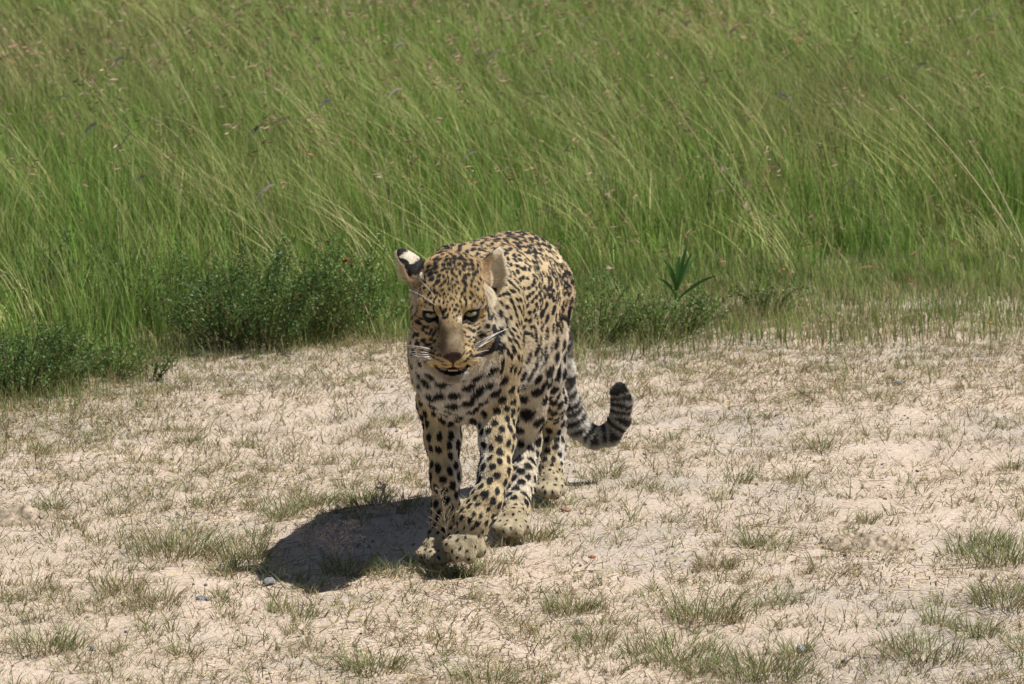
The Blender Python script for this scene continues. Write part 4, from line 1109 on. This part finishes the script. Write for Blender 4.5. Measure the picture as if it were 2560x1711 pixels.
for i, a, b, kd, across in spots:
    p, n_ = BV[i], BN[i]
    f = flow_v[i] - n_ * (flow_v[i] @ n_)
    f = f / (np.linalg.norm(f) + 1e-6); s = np.cross(n_, f)
    if across: f, s = s, -f
    th = rng.normal(0, .30); f, s = f * math.cos(th) + s * math.sin(th), s * math.cos(th) - f * math.sin(th)
    if kd == 'solid':
        k = rng.uniform(.85, 1.15)
        lg = .93 if REGS[regmax[i]].startswith(('fore', 'arm', 'meta', 'past')) else 1.0; a, b = a * 1.12 * lg, b * 1.16 * lg; blobs.append((p, f, n_, a * k, b * rng.uniform(.85, 1.15)))
        if rng.random() < .3 and not REGS[regmax[i]].startswith(('fore', 'arm', 'meta', 'past', 'paw', 'shin', 'toe')):
            blobs.append((p + f * a * .7 + s * b * .7, f, n_, a * .6, b * .7))
    else:
        centres.append((p, a * .8))
        m = rng.choice([3, 4, 4, 5]); ph = rng.uniform(0, 6.28)
        for q in range(m):
            if rng.random() < .08: continue
            an = ph + q * 6.283 / m + rng.normal(0, .15)
            c = p + f * a * .80 * math.cos(an) + s * b * .86 * math.sin(an)
            tdir = -f * math.sin(an) * a + s * math.cos(an) * b
            tdir /= np.linalg.norm(tdir)
            blobs.append((c, tdir, n_, .0096 * rng.uniform(.8, 1.2), .0057 * rng.uniform(.85, 1.25)))
# bands and blotches of the tail
tail_rows = [k for k, r in enumerate(ROWS) if r[0] == 'tail']
tl = np.array([np.linalg.norm(ROWS[k][2] - ROWS[k][1]) for k in tail_rows]); tc = np.concatenate([[0], np.cumsum(tl)])

def paint(P, N):
    col, near, tt, flow, rw, px, py, hd, earm = coat_base(P, N)
    kd = kdtree.KDTree(len(P))
    for i, p in enumerate(P): kd.insert(p, i)
    kd.balance()
    dark = np.zeros(len(P)); tanm = np.zeros(len(P))
    wob = 1 + .28 * vnoise(P, 110, 4)
    tailw = RW(rw, 'tail')
    for c, r in centres:
        ids = [t[1] for t in kd.find_range(c, r * 1.1)]
        if not ids: continue
        d = np.linalg.norm(P[ids] - c, axis=1) / r
        tanm[ids] = np.maximum(tanm[ids], sstep(1.1, .7, d))
    for c, f, n_, a, b in blobs:
        ids = [t[1] for t in kd.find_range(c, a * 1.35)]
        if not ids: continue
        d = P[ids] - c
        u = d @ f; v = d @ np.cross(n_, f); w = d @ n_
        r = np.sqrt((u / a) ** 2 + (v / b) ** 2) * wob[ids]
        dark[ids] = np.maximum(dark[ids], sstep(1.12, .86, r) * (np.abs(w) < .02))
    fb, fok = face_black(P, N, px, py, hd)
    dark = np.where(fok, fb, dark)
    # tail
    ti = np.nonzero(tailw > .5)[0]
    if len(ti):
        lookup = {k: j for j, k in enumerate(tail_rows)}
        u = np.array([tc[lookup[near[i]]] + tt[i] * tl[lookup[near[i]]] if near[i] in lookup else 0 for i in ti])
        L = tc[-1]; s = u / L
        pt = P[ti]
        wv = u + .006 * vnoise(pt, 45, 8)
        per = .050 - .022 * s
        ph = (wv / per) % 1
        duty = .46 + .20 * s
        bt = sstep(duty, duty - .14, np.abs(ph - .5) * 2)
        side = vnoise(pt, 26, 12)
        blot = sstep(-.06, .08, vnoise(pt, 21, 12, 2) + .22 * (bt - .5))
        bt = np.where(s < .55, blot, bt)
        under = sstep(-.35, -.75, N[ti, 2])
        bt = bt * (1 - under * .85 * (s < .85))
        bt = np.where(s > .985, 1, bt)
        dark[ti] = bt * .93
    dark[earm > .5] = 0
    col = col * (1 - .55 * tanm[:, None]) + TAN2 * .55 * tanm[:, None]
    # rear ear base freckles
    col = col * (1 - dark[:, None]) + BLACK * dark[:, None]
    # eye rims, nose, lips
    front = (hd > .4) & (P[:, 1] < -.1)
    bare = np.zeros(len(P))
    for R in RIMS:
        m = front & inpoly(px, py, R); col[m] = BLACK; bare[m] = 1
    m = front & inpoly(px, py, MOUTH); col[m] = (.010, .008, .008); bare[m] = 1
    m = front & inpoly(px, py, NOSE) & (P[:, 1] < -.2)
    col[m] = (.060, .036, .030); bare[m] = 1
    m = front & inpoly(px, py, LIPR); col[m] = (.13, .035, .025); bare[m] = 1
    return col, near, tt, flow, rw, px, py, hd, earm, bare

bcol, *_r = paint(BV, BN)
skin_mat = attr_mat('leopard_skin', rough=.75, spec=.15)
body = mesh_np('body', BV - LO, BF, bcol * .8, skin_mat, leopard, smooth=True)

# ---- fur: real strands
LEN = {'back': .0060, 'rump': .0062, 'belly': .014, 'chest': .015, 'throat': .013, 'neck': .0080, 'blade': .0070, 'armR': .010, 'armL': .010,
       'foreR': .0068, 'foreL': .0068, 'pastR': .007, 'pastL': .009, 'pawR': .007, 'pawL': .009, 'toe': .0048, 'pawL2': .007, 'pawR2': .007,
       'thighL': .013, 'thighR': .012, 'shinL': .012, 'shinR': .010, 'metaL': .009, 'metaR': .008, 'tail': .012,
       'crown': .0060, 'brow': .0050, 'browL': .0045, 'browR': .0045, 'cheek': .0070, 'bridge': .0042, 'face': .0042, 'muzzle': .0038,
       'nosetip': .0015, 'chin': .0065, 'jaw': .009}
LENV = np.array([LEN[r] for r in REGS])

def make_fur(n_str):
    F = BF
    v0, v1, v2, v3 = (BV[F[:, k]] for k in range(4))
    area = .5 * np.linalg.norm(np.cross(v2 - v0, v3 - v1), axis=1)
    c = (v0 + v2) / 2
    nf = unit(np.cross(v2 - v0, v3 - v1))
    hdf = hd_v[F[:, 0]]
    dens = np.where(hdf > .5, 2.6, 1.0) * np.where(nf[:, 1] > .35, .45, 1.0)
    wgt = area * dens; cdf = np.cumsum(wgt); cdf /= cdf[-1]
    f = np.searchsorted(cdf, rng.random(n_str))
    a, b = rng.random((2, n_str, 1))
    P = v0[f] * (1 - a) * (1 - b) + v1[f] * a * (1 - b) + v2[f] * a * b + v3[f] * (1 - a) * b
    N = unit(BN[F[f, 0]] * (1 - a) * (1 - b) + BN[F[f, 1]] * a * (1 - b) + BN[F[f, 2]] * a * b + BN[F[f, 3]] * (1 - a) * b)
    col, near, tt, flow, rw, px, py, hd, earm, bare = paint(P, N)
    ln = rw @ LENV
    # ears: long pale hair inside, short behind
    for e in (EAR_L, EAR_R):
        u, v, w = ear_coord(P, e)
        m = (earm > .5) & (np.linalg.norm(P - e['c'], axis=1) < e['L'] * 1.1)
        fr = m & ((N @ e['nrm']) > .05)
        ln[m] = .0035; ln[fr] = .017 * np.clip(1.15 - np.abs(u[fr]), .35, 1)
        fl = e['up'] * .9
        flow[m] = fl
        flow[fr] = (e['up'] * .35 + e['side'] * .75 * (1 if e is EAR_L else 1))
    # pale tufts hanging from the ear roots
    for e, sx in ((EAR_L, -1), (EAR_R, 1)):
        q = W(1038 if sx < 0 else 1222, 740 if sx < 0 else 722, -.09)
        d = np.linalg.norm((P - q) / (np.array((.020, .045, .024)) if sx > 0 else np.array((.016, .045, .020))), axis=1)
        m = (d < 1) & (earm < .5)
        ln[m] = .034 if sx > 0 else .024; flow[m] = (sx * .9, -.35, -.35)
        col[m] = np.where(rng.random((m.sum(), 1)) < .9, np.array((.80, .70, .52)), col[m])
    keep = bare < .5
    P, N, col, flow, ln, hd, px, py, rw = (x[keep] for x in (P, N, col, flow, ln, hd, px, py, rw))
    n = len(P)
    ft = unit(flow - N * (flow * N).sum(1, keepdims=True))
    jit = np.stack([vnoise(P, 70, 20 + k) for k in range(3)], 1) * .24 + rng.normal(0, .12, (n, 3))
    loose = RW(rw, 'chest', 'belly', 'throat', 'tail', 'jaw', 'thighL')[:, None]
    jit *= (1 + .7 * loose)
    jit *= (1 - .5 * RW(rw, 'toe', 'pawL', 'pawR', 'pawL2', 'pawR2'))[:, None]
    lift = .32 + .30 * loose[:, 0] + .25 * RW(rw, 'tail')
    d0 = unit(ft + N * lift[:, None] * 1.3 + jit)
    d1 = unit(ft + N * lift[:, None] * .45 + jit)
    L = (ln * rng.uniform(.65, 1.2, n))[:, None]
    K = 4
    pts = np.empty((n, K, 3))
    pts[:, 0] = P - N * .0008
    pts[:, 1] = pts[:, 0] + d0 * L * .36
    pts[:, 2] = pts[:, 1] + unit(d0 + d1) * L * .34
    pts[:, 3] = pts[:, 2] + d1 * L * .32
    rad = np.empty((n, K)); base = np.where(hd > .5, .00026, .00042)[:, None]
    rad[:] = base * np.array((1.0, .95, .75, .18))
    cv = bpy.data.hair_curves.new('fur')
    cv.add_curves([K] * n)
    cv.attributes['position'].data.foreach_set('vector', (pts - LO).astype(np.float32).ravel())
    ra = cv.attributes.get('radius') or cv.attributes.new('radius', 'FLOAT', 'POINT')
    ra.data.foreach_set('value', rad.astype(np.float32).ravel())
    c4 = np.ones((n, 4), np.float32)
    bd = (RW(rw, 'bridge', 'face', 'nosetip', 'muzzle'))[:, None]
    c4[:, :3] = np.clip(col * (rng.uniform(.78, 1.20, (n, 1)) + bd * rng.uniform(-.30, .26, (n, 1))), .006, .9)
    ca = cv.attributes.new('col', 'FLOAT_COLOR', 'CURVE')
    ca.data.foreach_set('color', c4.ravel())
    m, nn, l, b = new_mat('leopard_fur')
    at = nn.new('ShaderNodeAttribute'); at.attribute_name = 'col'
    l.new(at.outputs['Color'], b.inputs['Base Color'])
    b.inputs['Roughness'].default_value = .62
    b.inputs['Specular IOR Level'].default_value = .28
    cv.materials.append(m)
    o = bpy.data.objects.new('fur', cv); C.objects.link(o); o.parent = leopard
    return o
fur = make_fur(NFUR)

# ---- eyes
def uv_sphere(c, r, nu=28, nv=20):
    V = []; F = []
    for i in range(nv + 1):
        th = math.pi * i / nv
        for j in range(nu):
            ph = 2 * math.pi * j / nu
            V.append((c[0] + r * math.sin(th) * math.cos(ph), c[1] + r * math.sin(th) * math.sin(ph), c[2] + r * math.cos(th)))
    for i in range(nv):
        for j in range(nu):
            F.append((i * nu + j, i * nu + (j + 1) % nu, (i + 1) * nu + (j + 1) % nu, (i + 1) * nu + j))
    return np.array(V), np.array(F)
eye_mat = attr_mat('eye_surface', rough=.35, spec=.06)
for c in EC:
    V, F = uv_sphere(c, .0181, 96, 72)
    gz = unit(np.array((0, -1, .36)))
    ang = np.arccos(np.clip(unit(V - c) @ gz, -1, 1))
    col = np.where((ang < .12)[:, None], np.array((.01, .01, .01)), np.array((.27, .275, .155)))
    ex, ey = proj(V)
    seen = np.zeros(len(V), bool)
    for ix_, iy_, rx_, ry_, tl_, top_ in ((1077.3, 788.2, 13.4, 6.9, -.06, 784.0), (1177.6, 784.6, 14.0, 7.4, .16, 780.6)):
        dx_, dy_ = ex - ix_, ey - iy_; uu_ = dx_ * math.cos(tl_) - dy_ * math.sin(tl_); vv_ = dx_ * math.sin(tl_) + dy_ * math.cos(tl_)
        seen |= ((uu_ / rx_) ** 2 + (vv_ / ry_) ** 2 < 1) & (ey + dx_ * tl_ * .6 > top_)
        pup = ((dx_ / 3.2) ** 2 + ((ey - iy_ + 4.0) / 3.4) ** 2) < 1
        col = np.where((pup & seen)[:, None], np.array((.03, .03, .025)), col)
        rimd = np.clip(((uu_ / rx_) ** 2 + (vv_ / ry_) ** 2), 0, 1)[:, None]
        col = np.where(seen[:, None] & (np.abs(dx_) < 20)[:, None], col * (1 - .45 * rimd ** 3), col)
    col = np.where((seen & (V[:, 1] < c[1]))[:, None], col, np.array((.012, .010, .009)))
    mesh_np('eye', V - LO, F[:, ::-1], col, eye_mat, leopard, smooth=True)

# ---- whiskers, brow hairs and teeth
def tube(pts, r0, r1, sides=5):
    pts = np.array(pts); n = len(pts)
    V = []; F = []
    for i, p in enumerate(pts):
        t = unit(pts[min(i + 1, n - 1)] - pts[max(i - 1, 0)])
        a = unit(np.cross(t, (0.1, .2, 1))); b = np.cross(t, a)
        r = r0 + (r1 - r0) * i / (n - 1)
        for k in range(sides):
            an = 2 * math.pi * k / sides
            V.append(p + r * (a * math.cos(an) + b * math.sin(an)))
    for i in range(n - 1):
        for k in range(sides):
            F.append((i * sides + k, i * sides + (k + 1) % sides, (i + 1) * sides + (k + 1) % sides, (i + 1) * sides + k))
    return np.array(V), np.array(F)
whisker_mat = flat_mat('whisker_hair', (.82, .80, .76), .4, .4)
def pb(x, y, Y): return W(1000 + x / 7.84, 760 + y / 7.84, Y)
def pa(x, y, Y): return W(980 + x / 7.82, 600 + y / 7.82, Y)
WH = [((1440,830),(1750,640),(2200,455)),((1450,850),(1700,700),(2060,510)),((1440,880),(1600,790),(1910,560)),((1470,800),(1560,740),(1900,580)),((1430,930),(1540,850),(1880,650)),((1450,960),(1560,850),(1800,710)),((1400,980),(1500,900),(1700,740)),((1430,1030),(1560,950),(1740,910)),((1390,1060),(1560,1050),(1640,1080)),((1350,1110),(1480,1110),(1560,1135)),
      ((600,900),(420,840),(0,815)),((590,930),(420,880),(190,850)),((560,960),(350,940),(170,930)),((600,1000),(400,990),(190,960)),((620,1020),(420,1040),(210,985)),((640,1040),(430,1040),(260,1000)),((640,1060),(470,1060),(215,1240)),((680,1090),(520,1080),(350,1140)),((560,890),(400,850),(240,835)),((1330,1150),(1400,1200),(1460,1260)),((700,1130),(600,1140),(520,1160))]
for a, m, b in WH:
    s = 1 if a[0] > 1000 else -1
    p0, p1, p2 = pb(*a, -.245), pb(*m, -.265), pb(*b, -.215)
    pts = [(1 - t) ** 2 * p0 + 2 * t * (1 - t) * (2 * p1 - (p0 + p2) / 2) * 1.0 + t * t * p2 for t in np.linspace(0, 1, 9)]
    V, F = tube(pts, .00055, .00022)
    mesh_np('whisker', V - LO, F, None, whisker_mat, leopard, smooth=True)
for a, m, b in (((830,1130),(720,960),(540,780)),((800,1250),(600,1100),(330,975)),((860,1300),(800,1240),(700,1160))):
    p0, p1, p2 = pa(*a, -.19), pa(*m, -.215), pa(*b, -.21)
    pts = [(1 - t) ** 2 * p0 + 2 * t * (1 - t) * (2 * p1 - (p0 + p2) / 2) + t * t * p2 for t in np.linspace(0, 1, 9)]
    V, F = tube(pts, .0005, .0002)
    mesh_np('brow_hair', V - LO, F, None, whisker_mat, leopard, smooth=True)
tooth_mat = flat_mat('tooth_enamel', (.50, .44, .34), .3, .5)
for i, x in enumerate((955, 985, 1012, 1038, 1064, 1092, 1122)):
    p = pb(x, 1292, -.258)
    V, F = tube([p, p + np.array((0, 0, -.0022)), p + np.array((0, .0003, -.0038))], .0012, .0005, 6)
    mesh_np('tooth', V - LO, F, None, tooth_mat, leopard, smooth=True)
# claws are sheathed in the photograph
